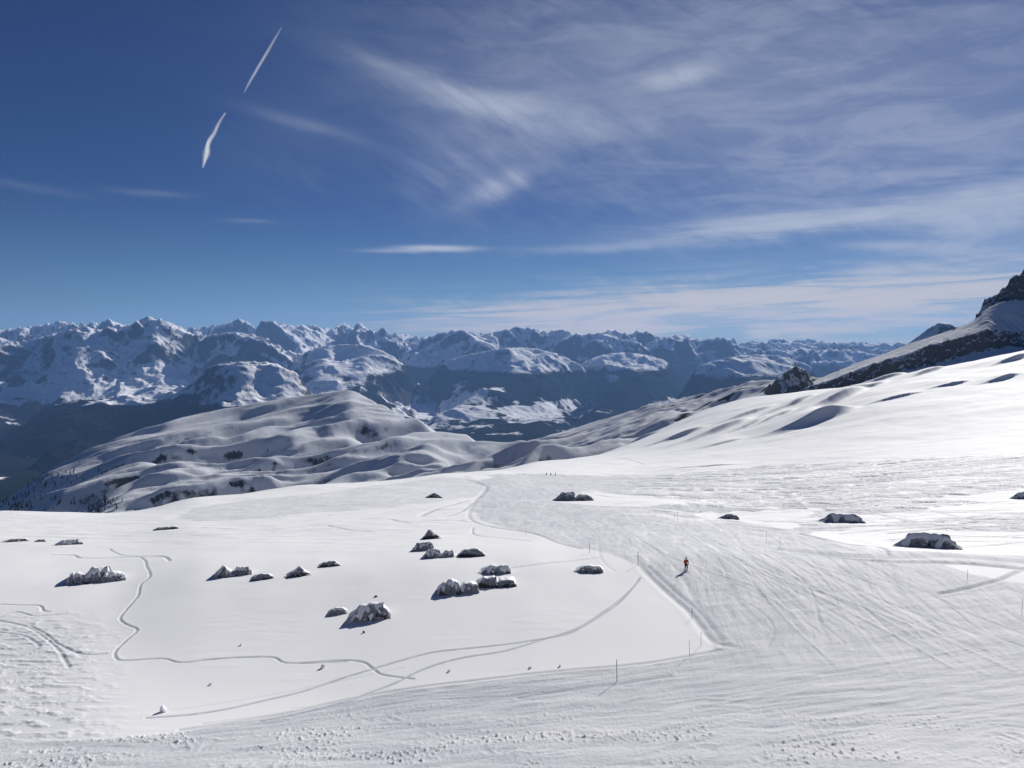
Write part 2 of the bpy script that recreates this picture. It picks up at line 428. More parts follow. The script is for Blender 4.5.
for i in range(60):                                   # turns and side-slips coming down the groomed run
    u0 = rr.uniform(490, 900); v0 = rr.uniform(505, 560) + max(0, (u0 - 640)) * .16
    du, dv = rr.uniform(60, 220), rr.uniform(35, 110); am = rr.uniform(4, 20); ph = rr.uniform(0, 6); fr_ = rr.uniform(2, 7)
    pts = []
    for k in range(13):
        t_ = k / 12; pts.append((u0 + du * t_ + am * math.sin(ph + fr_ * t_) * (.3 + t_), v0 + dv * t_ ** 1.2))
    if pts[4][0] < 640 and pts[4][1] > 552: continue
    if any(p_[0] < 520 + (p_[1] - 530) * 1.9 and p_[1] > 530 for p_ in pts): continue
    tk(pts, rr.uniform(.25, .8), rr.uniform(.02, .045) * (-1 if i % 3 == 0 else 1))
for i in range(28):                                   # marks sweeping across the foreground
    u0 = rr.uniform(120, 820); v0 = rr.uniform(705, 765) - max(0, u0 - 500) * .05; L = rr.uniform(150, 420); up = rr.uniform(.06, .20); bd = rr.uniform(-14, 14)
    tk([(u0 + L * k / 9, v0 - up * L * k / 9 + bd * (k / 9) * (1 - k / 9)) for k in range(10)], rr.uniform(.15, .6), rr.uniform(.015, .04))
for i in range(190):                                  # traverses across the right-hand side
    u0 = rr.uniform(560, 1080); v0 = rr.uniform(470, 552)
    if v0 > 505 + (u0 - 600) * 0.13: continue
    if 820 < u0 < 1100 and 500 < v0 < 520: continue
    L = rr.uniform(90, 380); sl = rr.uniform(-0.05, 0.035); bend = rr.uniform(-9, 9); pts = []
    for k in range(11):
        t_ = k / 10.0
        pts.append((u0 + L * t_, v0 + sl * L * t_ + bend * t_ * (1 - t_) * 2 - 0.02 * L * t_ + 0.6 * math.sin(t_ * 9 + i)))
    tk(pts, rr.uniform(.3, 1.2), rr.uniform(.12, .30))
for i in range(14):
    u0 = rr.uniform(180, 440); v0 = rr.uniform(497, 524); L = rr.uniform(50, 150)
    tk([(u0 + L * k / 6, v0 - 0.05 * L * k / 6 + rr.uniform(-.8, .8)) for k in range(7)], rr.uniform(.35, .6), rr.uniform(.05, .1))

PACK = [[(560,474),(600,476),(680,474),(760,466),(1300,440),(1300,1300),(-400,1300),(-400,752),(0,742),(100,738),(180,732),(280,715),(340,702),(400,691),(480,681),(560,672),(640,665),(700,656),(714,648),(706,634),(690,614),(665,590),(640,566),(610,553),(575,546),(540,535),(500,526),(480,520),(473,510),(476,498),(486,488),(470,482),(500,474)],
        [(250,500),(330,492),(420,480),(470,476),(486,488),(476,496),(430,504),(380,508),(320,512),(240,520),(180,520),(190,508)]]
CLEAN = [[(592,490),(610,493),(650,497),(690,500),(690,503),(640,507),(590,505),(556,502)],
         [(690,514),(740,511),(820,508),(816,520),(790,530),(730,520),(700,518)],
         [(830,518),(900,512),(960,504),(1300,498),(1300,512),(1024,512),(930,520),(880,524),(835,526)],
         [(800,534),(880,526),(980,530),(1300,530),(1300,556),(1024,556),(930,552),(880,550)],
         [(940,564),(1010,565),(1300,570),(1300,590),(1030,584),(970,574)],
         [(930,498),(1024,489),(1300,480),(1300,500),(1024,505)]]
def pip(poly, px, py):
    ins = np.zeros(px.shape, bool); n = len(poly)
    for i in range(n):
        x1, y1 = poly[i]; x2, y2 = poly[(i + 1) % n]
        if y1 == y2: continue
        c = ((y1 > py) != (y2 > py)) & (px < (x2 - x1) * (py - y1) / (y2 - y1) + x1)
        ins ^= c
    return ins
def blur(a, k):
    for ax in (0, 1):
        c = np.cumsum(np.pad(a, [(k + 1, k) if i == ax else (0, 0) for i in (0, 1)], mode='edge'), axis=ax)
        n = a.shape[ax]
        a = (np.take(c, np.arange(2 * k + 1, 2 * k + 1 + n), axis=ax) - np.take(c, np.arange(0, n), axis=ax)) / (2 * k + 1)
    return a

def build_near():
    U = np.arange(-150, 1175, 0.9 / Q)
    ys = np.concatenate([np.exp(np.arange(math.log(38), math.log(110), 0.0021 / Q)),
                         np.exp(np.arange(math.log(110), math.log(500), 0.003 / Q)),
                         np.exp(np.arange(math.log(500), math.log(1600), 0.0021 / Q))])
    Z = near_base(U, ys)
    A = (U - 512) / F
    X = A[None, :] * ys[:, None]; Y = np.repeat(ys[:, None], len(U), 1)
    Z = add_steps(X, Y, Z)
    # gentle swells, growing with distance and size of the slope
    Z += 0.35 * fbm(X / 22, Y / 30, 3, 3) * sstep(Y, 60, 120)
    Z += (1.3 * fbm(X / 70, Y / 60, 3, 5)) * sstep(Y, 130, 320)
    Z += 4.0 * fbm(X / 170, Y / 120, 3, 8) * sstep(Y, 420, 900) * sstep(X, 90, 330)
    pu, pv = project(X, Y, Z)
    jit = 6 * fbm(X / 8, Y / 14, 3, 21)
    ju, jv = pu + jit * 1.2, pv + jit * 0.35
    pack = np.zeros(X.shape)
    for p in PACK: pack = np.maximum(pack, pip(p, ju, jv))
    shelf = pip(PACK[1], ju, jv) & ~pip(PACK[0], ju, jv); pack = np.where(shelf, 0.55, pack)
    for p in CLEAN: pack = np.where(pip(p, pu + jit * 3, pv + jit * .3), 0.0, pack)
    pack = blur(pack.astype(np.float32), 2)
    # tracks
    track = np.zeros(X.shape, np.float32); dep = np.zeros(X.shape, np.float32)
    for pts, wd, dp in TR:
        P3 = [hit(*p) for p in pts]
        # smooth: subdivide catmull-rom
        pp = []
        n = len(P3)
        for i in range(n - 1):
            p0, p1, p2, p3 = P3[max(i - 1, 0)], P3[i], P3[i + 1], P3[min(i + 2, n - 1)]
            if abs(p1[1] - p2[1]) > 120: continue
            for k in range(4):
                t_ = k / 4.0
                pp.append(tuple(0.5 * ((2 * p1[j]) + (-p0[j] + p2[j]) * t_ + (2 * p0[j] - 5 * p1[j] + 4 * p2[j] - p3[j]) * t_ ** 2 + (-p0[j] + 3 * p1[j] - 3 * p2[j] + p3[j]) * t_ ** 3) for j in (0, 1)))
        if not pp: continue
        pp.append((P3[-1][0], P3[-1][1]))
        for (xa, ya), (xb, yb) in zip(pp[:-1], pp[1:]):
            R_ = 2.2 * wd
            i0 = np.searchsorted(ys, min(ya, yb) - R_); i1 = np.searchsorted(ys, max(ya, yb) + R_)
            if i1 <= i0: continue
            ymid = (ya + yb) / 2
            lo = (min(xa / ya, xb / yb) - R_ / min(ya, yb)) * F + 512; hi = (max(xa / ya, xb / yb) + R_ / min(ya, yb)) * F + 512
            j0 = max(int((lo - U[0]) / (U[1] - U[0])) - 1, 0); j1 = min(int((hi - U[0]) / (U[1] - U[0])) + 2, len(U))
            if j1 <= j0: continue
            xs = X[i0:i1, j0:j1]; yv = Y[i0:i1, j0:j1]
            dx, dy = xb - xa, yb - ya; l2 = dx * dx + dy * dy + 1e-9
            t_ = np.clip(((xs - xa) * dx + (yv - ya) * dy) / l2, 0, 1)
            d = np.hypot(xs - xa - t_ * dx, yv - ya - t_ * dy)
            # make sure a track is at least as wide as the local grid
            wl = max(wd, 0.45 * (ys[min(i0 + 1, len(ys) - 1)] - ys[i0]) * 2)
            g = np.exp(-(d / (0.55 * wl)) ** 2)
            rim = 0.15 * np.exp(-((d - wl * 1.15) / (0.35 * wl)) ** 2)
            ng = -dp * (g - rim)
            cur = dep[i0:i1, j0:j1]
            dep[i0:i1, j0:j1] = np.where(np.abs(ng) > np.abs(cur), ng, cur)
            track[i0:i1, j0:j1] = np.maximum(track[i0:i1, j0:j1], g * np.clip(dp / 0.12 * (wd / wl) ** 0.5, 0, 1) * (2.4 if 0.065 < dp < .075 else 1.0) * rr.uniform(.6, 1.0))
    Z += dep
    # groomed, skied-out snow: furrows running down the piste, across the foreground
    wy = fbm(X / 9, Y / 25, 2, 31)
    alongY = fbm((X + 3 * wy - 0.16 * Y) / 1.1, Y / 7, 5, 33, .6)
    alongX = fbm((X + Y * 0.4) / 9, (Y - X * 0.36 + 2.5 * wy) / 0.9, 4, 35)
    bl = sstep(Y + X * 0.1, 70, 92)
    right = sstep(pu, 560, 700) * sstep(pv, 590, 540)
    cross = fbm((X) / 75, (Y + 0.10 * X + 9 * wy) / 9.0, 6, 37, 0.68)
    fine = alongX * (1 - bl) + alongY * bl
    Z += pack * (0.07 * fine + 0.09 * fbm((X + Y * 0.3) / 13, (Y - X * 0.3) / 2.2, 4, 38, .6)) * (1 - right)
    Z += pack * right * 1.3 * cross * sstep(Y, 110, 230) + pack * right * (0.06 * fine + 0.10 * fbm((X - 0.16 * Y) / 2.6, Y / 12, 4, 39, .6))
    pk2 = pack * right * sstep(cross, 0.04, 0.16) * sstep(Y, 130, 190)
    pack = np.clip(pack - pk2 * 0.9, 0, 1)
    # churned clods in the foreground and choppy left corner
    ch = sstep(pv, 690, 745) * pack
    cl = ridged(X / 1.1, Y / 1.3, 4, 41)
    Z += ch * 0.15 * (cl - 0.4) * np.clip(-0.05 + 1.9 * fbm(X / 7, Y / 3, 3, 43), 0.05, 1)
    Z += ch * 0.10 * np.maximum(fbm(X / 0.35, Y / 0.45, 2, 45) - 0.12, 0) * 3 * sstep(fbm(X / 9, Y / 3, 3, 46), -.1, .3)
    left = sstep(pu, 150, 40) * sstep(pv, 598, 640) * (1 - pack)
    mg = fbm((X + 1.5 * fbm(X / 5, Y / 5, 2, 47)) / 1.9, Y / 1.1, 4, 49)
    Z += left * 0.28 * np.maximum(mg, -0.05)
    lefttop = sstep(pv, 560, 535) * sstep(pu, 560, 420)
    Z += lefttop * 0.16 * fbm(X / 9, Y / 2.2, 4, 51)
    chop = sstep(fbm(X / 14, Y / 10, 3, 53), -0.1, 0.4) * (1 - pack) * 0.35
    Z += chop * 0.10 * fbm(X / 5, Y / 1.6, 3, 55)
    pack = np.maximum(pack, 0.55 * left)
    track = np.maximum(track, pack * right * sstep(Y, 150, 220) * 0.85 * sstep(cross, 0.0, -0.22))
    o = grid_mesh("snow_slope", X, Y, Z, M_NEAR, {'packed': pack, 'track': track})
    return U, ys, Z
NU, NY, NZ = build_near()
def ground(x, y):
    fu = (x / y * F + 512 - NU[0]) / (NU[1] - NU[0])
    j = int(np.clip(np.searchsorted(NY, y) - 1, 0, len(NY) - 2)); i = int(np.clip(fu, 0, len(NU) - 2))
    tu = fu - i; ty = (y - NY[j]) / (NY[j + 1] - NY[j])
    return float((NZ[j, i] * (1 - tu) + NZ[j, i + 1] * tu) * (1 - ty) + (NZ[j + 1, i] * (1 - tu) + NZ[j + 1, i + 1] * tu) * ty)
def ghit(u, v, y0=42.0):
    r = ray(u, v); sx, sz = r[0] / r[1], r[2] / r[1]; y = y0
    while y < 1500:
        if sz * y <= ground(sx * y, y): return Vector((sx * y, y, ground(sx * y, y)))
        y *= 1.0015
    h = hit(u, v); return Vector(h)

# hillside under and around the camera (joins the slope below the frame)
def build_standing():
    xs = np.arange(-160, 161, 2.0); ys = np.arange(-120, 42.1, 2.0)
    X, Y = np.meshgrid(xs, ys)
    Z = np.interp(Y, [-120, -40, 0, 10, 20, 30, 38, 43], [22, 2, -1.8, -7.5, -14.2, -19.0, -22.7, -25.5])
    zr = np.array([near_z0(float(a_), 38.5) if abs(a_) < 32 else near_z0(32.0 * np.sign(a_), 38.5) for a_ in xs])
    Z = Z + sstep(Y, 20, 38) * (zr[None, :] - 0.15 + 22.7 - 0) * 1.0
    Z += 0.3 * fbm(X / 12, Y / 12, 3, 61) * sstep(np.abs(Y - 38), 2, 12)
    grid_mesh("snow_bank", X, Y, Z, M_NEAR, {'packed': np.ones(X.shape) * .8, 'track': np.zeros(X.shape)})
build_standing()

# ------------------------------------------------------------------ ROCKY RIDGE on the right
def build_ridge():
    crest_u = [640, 690, 720, 760, 800, 830, 850, 880, 920, 955, 975, 985, 1010, 1050, 1150, 1320]
    crest_v = [445, 428, 415, 402, 388, 374, 366, 355, 340, 328, 318, 309, 300, 300, 300, 300]
    ctop_v  = [446, 429, 417, 404, 391, 380, 373, 363, 350, 338, 334, 331, 333, 334, 330, 322]
    cbot_v  = [452, 434, 422, 410, 398, 392, 388, 378, 367, 357, 352, 350, 347, 345, 341, 334]
    yc      = [1500,1480,1460,1430,1400,1370,1350,1330,1300,1280,1270,1265,1260,1255,1250,1250]
    U = np.arange(650, 1300, 0.8 / Q)
    cv = pchip(crest_u, crest_v, U); tv = pchip(crest_u, ctop_v, U); bv = pchip(crest_u, cbot_v, U); y0 = pchip(crest_u, yc, U)
    ys = np.concatenate([np.arange(1050, 1130, 3.0 / Q), np.arange(1130, 1420, 1.0 / Q), np.arange(1420, 1700, 4.0 / Q)])
    A = (U - 512) / F
    X = A[None, :] * ys[:, None]; Y = np.repeat(ys[:, None], len(U), 1)
    wob = 9 * fbm(X / 40, Y * 0 + 1.0, 4, 71) + 3 * fbm(X / 9, Y / 30, 3, 72)
    D = (Y - y0[None, :])
    tv = tv + 2.2 * fbm(U / 26.0, U * 0 + 3, 3, 85); bv = np.maximum(bv + 4.5 * fbm(U / 34.0, U * 0 + 9, 4, 86), tv + 3)
    sl = np.vectorize(slope_at)
    zc = y0 * sl(cv); zt = (y0 - 75) * sl(tv); zb = (y0 - 90) * sl(bv); zf = (y0 - 135) * sl(bv + 9)
    Dw = D + wob * sstep(D, -20, -45)
    Z = np.empty_like(X)
    def seg(a, b, za, zb_, ease=False):
        t_ = np.clip((Dw - a) / (b - a), 0, 1)
        if ease: t_ = t_ * t_ * (3 - 2 * t_)
        return za[None, :] + (zb_ - za)[None, :] * t_
    far = zc[None, :] - 0.55 * np.maximum(Dw, 0)
    Z = np.where(Dw < -135, zf[None, :] - 0.25 * (-135 - Dw), seg(-135, -90, zf, zb))
    Z = np.where(Dw > -90, seg(-90, -75, zb, zt), Z)
    Z = np.where(Dw > -75, seg(-75, 0, zt, zc), Z)
    Z = np.where(Dw > 0, far, Z)
    cliff = sstep(Dw, -104, -88) * sstep(Dw, -69, -77)
    Z += cliff * (9 * (ridged(X / 26, Y / 14, 5, 73) - 0.45) + 3.0 * fbm(X / 5, Y / 5, 3, 74))
    Z += 1.6 * fbm(X / 40, Y / 25, 3, 75) * (1 - cliff)
    # little spikes along the far crest
    Z += np.maximum(fbm(X / 12, Y / 12, 3, 76) - 0.25, 0) * 14 * sstep(np.abs(D - 6), 12, 2)
    # the summit crag rising out of frame
    pu = [940, 965, 977, 980, 982, 986, 994, 1000, 1004, 1008, 1014, 1024, 1060, 1120, 1200, 1320]
    pv = [380, 345, 318, 308, 302, 298, 294, 288, 287, 280, 276, 268, 250, 226, 210, 200]
    pc = pchip(pu, pv, U)
    yk = 1300.0
    zp = yk * sl(pc)
    base = yk * sl(np.interp(U, [960, 990, 1024, 1060, 1320], [320, 309, 306, 303, 296]))
    Dk = (Y - yk) + 5 * fbm(X / 14, Y / 40, 4, 77)
    H = zp - base
    face = np.clip((Dk + 22) / 22, 0, 1)
    steps = face + 0.06 * np.sin(face * 19 + 3 * fbm(X / 20, Y / 20, 2, 78))
    Zp = base[None, :] + H[None, :] * steps - 1.6 * np.maximum(-22 - Dk, 0) - 0.7 * np.maximum(Dk, 0)
    Zp += 7 * (ridged(X / 18, Y / 9, 5, 79) - 0.5) * sstep(Dk, -30, -14) + 2.0 * fbm(X / 4, Y / 4, 3, 80)
    Zp = np.where(U[None, :] < 974, -400, Zp)
    Z = np.maximum(Z, Zp)
    m = mat_terrain("ridge_rock", None, 0, 0.58, 0.74, 0.03)
    grid_mesh("rocky_ridge", X, Y, Z, m)
build_ridge()

# ------------------------------------------------------------------ LOWER HILLS (middle distance)
MIDP = {}
def build_mid():
    cu = [-320, -100, 0, 60, 130, 200, 260, 320, 348, 362, 400, 430, 470, 510, 540, 600, 650, 700, 760, 820, 900, 1000, 1320]
    cv = [ 640,  560, 500, 462, 432, 413, 402, 393, 390, 395, 414, 426, 437, 442, 437, 420, 405, 394, 380, 376, 378, 380, 380]
    cy = [2100, 2200, 2350, 2500, 2700, 2900, 3000, 3100, 3100, 3100, 2950, 2850, 2750, 2650, 2550, 2400, 2300, 2200, 2100, 2050, 2000, 2000, 2000]
    U = np.arange(-220, 1240, 1.05 / Q)
    ys = np.exp(np.arange(math.log(900), math.log(5600), 0.0021 / Q))
    A = (U - 512) / F
    X = A[None, :] * ys[:, None]; Y = np.repeat(ys[:, None], len(U), 1)
    sl = np.vectorize(slope_at)
    yc = pchip(cu, cy, U)[None, :]; zc = (pchip(cu, cy, U) * sl(pchip(cu, cv, U)))[None, :]
    # floor profile towards us
    zn = np.interp(U, [-320, 0, 200, 350, 450, 540, 620, 760, 1300], [-480, -440, -420, -390, -310, -215, -165, -170, -170])[None, :]
    yn = np.interp(U, [0, 400, 540, 1300], [1250, 1250, 1100, 1100])[None, :]
    t_ = np.clip((Y - yn) / (yc - yn), 0, 1)
    sag = np.interp(U, [-320, 0, 200, 350, 450, 540, 760, 1300], [-20, -30, -35, -40, -30, -15, -10, 0])[None, :]
    Z = zn + (zc - zn) * t_ ** 1.5 + sag * np.sin(np.pi * np.clip(t_, 0, 1)) ** 1.0
    Z = np.where(Y < yn, zn - 0.02 * (yn - Y), Z)
    back = np.maximum(Y - yc, 0)
    Z = Z - 0.42 * back - 0.00005 * back ** 2
    env = sstep(Y, 800, 1500) * (0.25 + 0.75 * sstep(np.abs(Y - yc), 0, 500)) * sstep(back, 2500, 800)
    # diagonal ribs and gullies descending to the left
    wx = 90 * fbm(X / 500, Y / 500, 3, 91)
    p = (X * 0.80 + Y * 0.60 + wx); q = (-X * 0.60 + Y * 0.80 + wx)
    rib = 1 - np.sqrt(fbm(p / 1100, q / 210, 4, 93, 0.45) ** 2 + 0.0009) * 2.4
    big = fbm(X / 900, Y / 700, 3, 95)
    Z += env * (1 - .75 * sstep(X, 10, 160)) * (112 * (rib - 0.5) + 45 * big)
    Z += env * 33 * (1 - .5 * sstep(X, 0, 250) * sstep(Y, 2200, 1500)) * fbm(p / 340, q / 50, 5, 97, 0.6)
    Z += 3 * fbm(p / 120, q / 50, 3, 98) * sstep(Y, 900, 1500)
    # right-hand spur: rocky terraces
    spur = sstep(X, 200, 420) * sstep(Y, 1500, 1750) * sstep(Y, 1150, 1500)
    Z += spur * 22 * (ridged(p / 260, q / 110, 4, 99) - 0.4)
    Z += env * 9 * fbm((p + 80 * fbm(X / 300, Y / 300, 2, 83)) / 260, q / 34, 3, 82, .5)
    Z += env * 4 * (1 - .6 * sstep(X, 50, 300)) * ridged((p + 60 * fbm(X / 200, Y / 200, 2, 84)) / 170, q / 34, 4, 92) * sstep(Y, 1000, 1700)
    tgt = sl(pchip(cu, cv, U)); kk = np.hanning(83)[1:-1]; kk /= kk.sum()
    for it in range(4):
        cur = np.max(Z / Y, axis=0); dz = np.convolve(np.pad((tgt - cur) * yc[0], 40, mode='edge'), kk, mode='valid')
        Z += dz[None, :] * np.exp(-(np.maximum(yc - Y, 0) / 900.0) ** 2)
    Z = blur(blur(Z, 1), 1)
    cg = 0.60 * spur * sstep(fbm(p / 260, q / 30, 5, 89), -0.05, 0.2)
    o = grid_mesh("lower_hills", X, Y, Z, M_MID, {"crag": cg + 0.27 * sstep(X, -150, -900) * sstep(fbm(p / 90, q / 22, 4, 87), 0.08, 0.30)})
    MIDP['g'] = (U, ys, Z)
build_mid()
def mid_hit(u, v):
    U, ys, Z = MIDP['g']; r = ray(u, v); sx, sz = r[0] / r[1], r[2] / r[1]
    i = int(np.clip((sx * F + 512 - U[0]) / (U[1] - U[0]), 0, len(U) - 1))
    below = np.nonzero((sz * ys < Z[:, i]) & (ys > 1000))[0]
    if len(below) == 0: return None
    j = below[0]; return Vector((sx * ys[j], ys[j], Z[j, i]))

# ------------------------------------------------------------------ FAR MOUNTAINS and valley
def build_far():
    U = np.arange(-260, 1290, 1.1 / Q)
    ys = np.exp(np.arange(math.log(5200), math.log(46000), 0.0023 / Q))
    A = (U - 512) / F
    X = A[None, :] * ys[:, None]; Y = np.repeat(ys[:, None], len(U), 1)
    sl = np.vectorize(slope_at)
    LAY = []
    def layer(pts, y, front, back, amp, seed, wl=2200, yvar=1200):
        LAY.append((pts, y, front, back, amp, seed, wl, yvar))
    # skyline
    layer([(-260,330),(-100,327),(0,330),(20,328),(50,324),(60,321),(75,324),(95,323),(112,321),(125,325),(175,326),(200,327),(225,324),(240,319),(255,326),(270,321),(290,325),(320,326),(345,328),(358,323),(372,330),(395,333),(415,336),(430,338),(442,340),(500,341),(1290,346)], 27000, .42, .5, 900, 101)
    layer([(-260,400),(360,365),(400,347),(425,339),(440,333),(460,330),(480,334),(500,331),(515,327),(530,328),(548,332),(560,329),(580,335),(600,333),(610,329),(625,334),(640,331),(660,336),(685,335),(700,340),(725,337),(735,345),(760,350),(1290,352)], 25000, .50, .5, 900, 111)
    layer([(-260,352),(700,350),(740,344),(752,341),(765,343),(780,338),(790,341),(810,339),(830,343),(850,341),(880,345),(920,344),(960,346),(1100,344),(1290,344)], 34000, .35, .4, 900, 121)
    # left massif
    layer([(-260,335),(-60,333),(0,345),(30,340),(60,333),(85,326),(100,330),(112,326),(130,325),(140,320),(148,316.5),(158,319),(170,322),(185,330),(200,336),(235,332),(262,336),(285,350),(330,362),(500,380),(620,425),(770,520),(1290,530)], 18500, .55, .45, 800, 131)
    # sunlit alp shelves below them
    layer([(-260,385),(0,385),(60,375),(120,371),(180,372),(240,362),(300,366),(335,380),(420,395),(540,440),(690,520),(1290,530)], 12500, .26, .3, 420, 141, 2600)
    layer([(-260,520),(100,440),(255,395),(300,352),(335,345),(370,346),(395,356),(412,372),(430,390),(550,435),(700,520),(1290,530)], 18500, .30, .5, 420, 151, 2200)
    layer([(-260,520),(270,460),(370,405),(410,385),(430,368),(455,358),(490,352),(520,347),(550,352),(575,362),(592,372),(610,385),(730,430),(880,520),(1290,530)], 19500, .36, .5, 480, 161, 2200)
    layer([(-260,520),(430,450),(530,395),(560,380),(580,365),(600,354),(620,352),(635,358),(648,350),(660,362),(680,368),(700,378),(730,392),(850,437),(1000,520),(1290,530)], 20500, .45, .5, 480, 171, 2000)
    layer([(-260,520),(500,450),(640,392),(680,372),(710,362),(735,357),(765,355),(790,358),(820,372),(850,380),(1290,470)], 16500, .42, .5, 420, 181, 2000)
    layer([(-260,520),(680,420),(720,370),(790,358),(830,352),(860,352),(900,356),(1290,360)], 26000, .35, .4, 600, 191, 2200)
    # blue shoulder just behind the ridge
    layer([(-260,640),(860,420),(898,350),(915,338),(928,328),(938,322.5),(950,324),(962,331),(985,340),(1020,350),(1290,380)], 6800, .9, .9, 60, 201, 700, 60)
    # valley floor
    floor = np.interp(Y, [5000, 8000, 11000, 16000, 22000, 46000], [-1150, -1330, -1400, -1400, -1330, -1200])
    Z = floor + 60 * fbm(X / 1500, Y / 1500, 4, 211) + 160 * np.maximum(fbm(X / 3800, Y / 3800, 3, 213), -0.2)
    wxx = 700 * fbm(X / 5200, Y / 5200, 3, 215); wyy = 700 * fbm(X / 5200, Y / 5200, 3, 217)
    def wave(n, k):
        kk = np.ones(2 * k + 1) / (2 * k + 1)
        return np.convolve(np.pad(n, k, mode='edge'), kk, mode='valid')
    for (pts, y, front, back, amp, seed, wl, yvar) in LAY:
        cu = [p[0] for p in pts]; cv = [p[1] for p in pts]
        vv = np.interp(U, cu, cv)
        if not amp > 700 and wl > 1000: vv = wave(wave(vv, 17), 14) - 1.5
        yc = y + yvar * fbm(U / 150.0, U * 0, 3, seed + 5)
        sc_ = sl(vv)
        dy = Y - yc[None, :]
        big = amp > 700
        wf, wb = (2700.0, 3600.0) if big else ((3900.0, 2800.0) if wl > 1000 else (500.0, 500.0))
        E = np.exp(-(np.abs(dy) / np.where(dy < 0, wf, wb)) ** 1.35)
        gate = (sstep(vv, 470, 400) if wl > 1000 else 1.0)
        W2 = (6800.0 if y > 30000 else 4600.0) if big else (3000.0 if wl > 1000 else 500.0)
        w1 = 0.22 * W2 * fbm(X / W2 * .9, Y / W2 * .9, 4, seed + 11); w2 = 0.22 * W2 * fbm(X / W2 * .9, Y / W2 * .9, 4, seed + 13)
        rd = ridged((X + w1) / W2, (Y + w2) / W2, 8, seed, 0.465 if big else 0.48)
        A_ = 2.15 * amp if big else 1.2 * amp
        rise = np.clip((yc * sc_)[None, :] - floor, 0, None)
        N = A_ * (rd - 0.75) * np.sqrt(E) * np.clip(rise / 600, 0, 1)
        zc = yc * sc_
        UW = U[None, :] + ((28 if big else 52) * fbm(X / 2600, Y / 2600, 4, seed + 17) if wl > 1000 else 0) * np.clip(np.abs(dy) / 1400, 0, 1)
        for it in range(5):
            zs = wave(wave(zc, 38), 30); kb = np.clip(np.abs(dy) / 2600, 0, 1) if wl > 1000 else 0
            ZC = np.interp(UW, U, zc) * (1 - kb) + np.interp(UW, U, zs) * kb
            H = floor + (ZC - floor) * E + N
            cur = np.max(H / Y, axis=0)
            if it < 4: zc = zc + wave(wave((sc_ - cur) * yc, 4), 3) * 0.95
        Z = np.maximum(Z, H)
    pu, pv = project(X, Y, Z)
    md = np.zeros(X.shape)
    for (u_, v_, ru, rv, a_) in [(180,384,190,16,1.5),(70,392,170,12,1.55),(250,395,110,12,1.3),(440,400,90,20,.95),(520,408,60,14,.7),(605,378,22,6,.9),(330,420,60,12,.4),(700,402,80,8,.6),(40,372,60,8,.5)]:
        md = np.maximum(md, a_ * np.exp(-((pu - u_) / ru) ** 2 - ((pv - v_) / rv) ** 2))
    grid_mesh("mountains", X, Y, Z, M_FAR, {'meadow': md})
build_far()

# ------------------------------------------------------------------ haze
def build_haze():
    bm = bmesh.new()
    bmesh.ops.create_cube(bm, size=1.0)
    me = bpy.data.meshes.new("haze"); 
    x0, x1, y0, y1, z0, z1 = -42000, 42000, -400, 47500, -2600, 1500
    for v_ in bm.verts:
        v_.co = Vector((x0 if v_.co.x < 0 else x1, y0 if v_.co.y < 0 else y1, z0 if v_.co.z < 0 else z1))
    bm.to_mesh(me); bm.free()
    m = bpy.data.materials.new("haze_air"); m.use_nodes = True
    t = NT(m.node_tree); m.node_tree.nodes.clear()
    o_ = t.node('ShaderNodeOutputMaterial'); v_ = t.node('ShaderNodeVolumePrincipled')
    v_.inputs['Color'].default_value = (0.28, 0.52, 1.0, 1)
    v_.inputs['Density'].default_value = 1.55e-5
    v_.inputs['Anisotropy'].default_value = 0.15
    t.l.new(v_.outputs[0], o_.inputs['Volume'])
    me.materials.append(m)
    o = bpy.data.objects.new("haze", me); scene.collection.objects.link(o); o["kind"] = "stuff"
build_haze()

# ================================================================== OBJECTS
def link_mesh(name, bm, mats, parent=None, smooth=False):
    me = bpy.data.meshes.new(name); bm.to_mesh(me); bm.free()
    for m in (mats if isinstance(mats, (list, tuple)) else [mats]): me.materials.append(m)
    if smooth: me.polygons.foreach_set("use_smooth", [True] * len(me.polygons))
    o = bpy.data.objects.new(name, me); scene.collection.objects.link(o)
    if parent: o.parent = parent
    return o
def empty(name, loc, rz=0.0):
    o = bpy.data.objects.new(name, None); scene.collection.objects.link(o)
    o.location = loc; o.rotation_euler = (0, 0, rz); o.empty_display_size = 0.3; return o
def tag(o, label, cat, group=None):
    o["label"] = label; o["category"] = cat
    if group: o["group"] = group
    return o

from mathutils import noise as mn
def rock_shape(w_, d_, h_, seed, peak=0.0, lean=0.0):
    """angular rock: displaced, faceted, undersides buried"""
    bm = bmesh.new(); bmesh.ops.create_icosphere(bm, subdivisions=4, radius=1.0)
    rn = random.Random(seed); planes = []
    for _ in range(12):
        n = Vector((rn.uniform(-1, 1), rn.uniform(-1, 1), rn.uniform(-.25, 1))).normalized()
        planes.append((n, rn.uniform(0.45, 0.82)))
    off = Vector((seed * 3.1, seed * 1.7, 0))
    for v_ in bm.verts:
        c = v_.co.copy()
        for n, k in planes:
            dd = c.dot(n)
            if dd > k: c -= n * (dd - k) * 0.92
        c += c.normalized() * (0.10 * mn.noise(c * 2.4 + off) + 0.05 * mn.noise(c * 6 + off))
        zt = c.z
        c.x += lean * max(zt, 0)
        if peak: c.x *= 1 - peak * max(zt, 0); c.y *= 1 - peak * .5 * max(zt, 0)
        v_.co = Vector((c.x * w_ * .56, c.y * d_ * .56, c.z * h_ * (1.12 if c.z > 0 else .5)))
    return bm
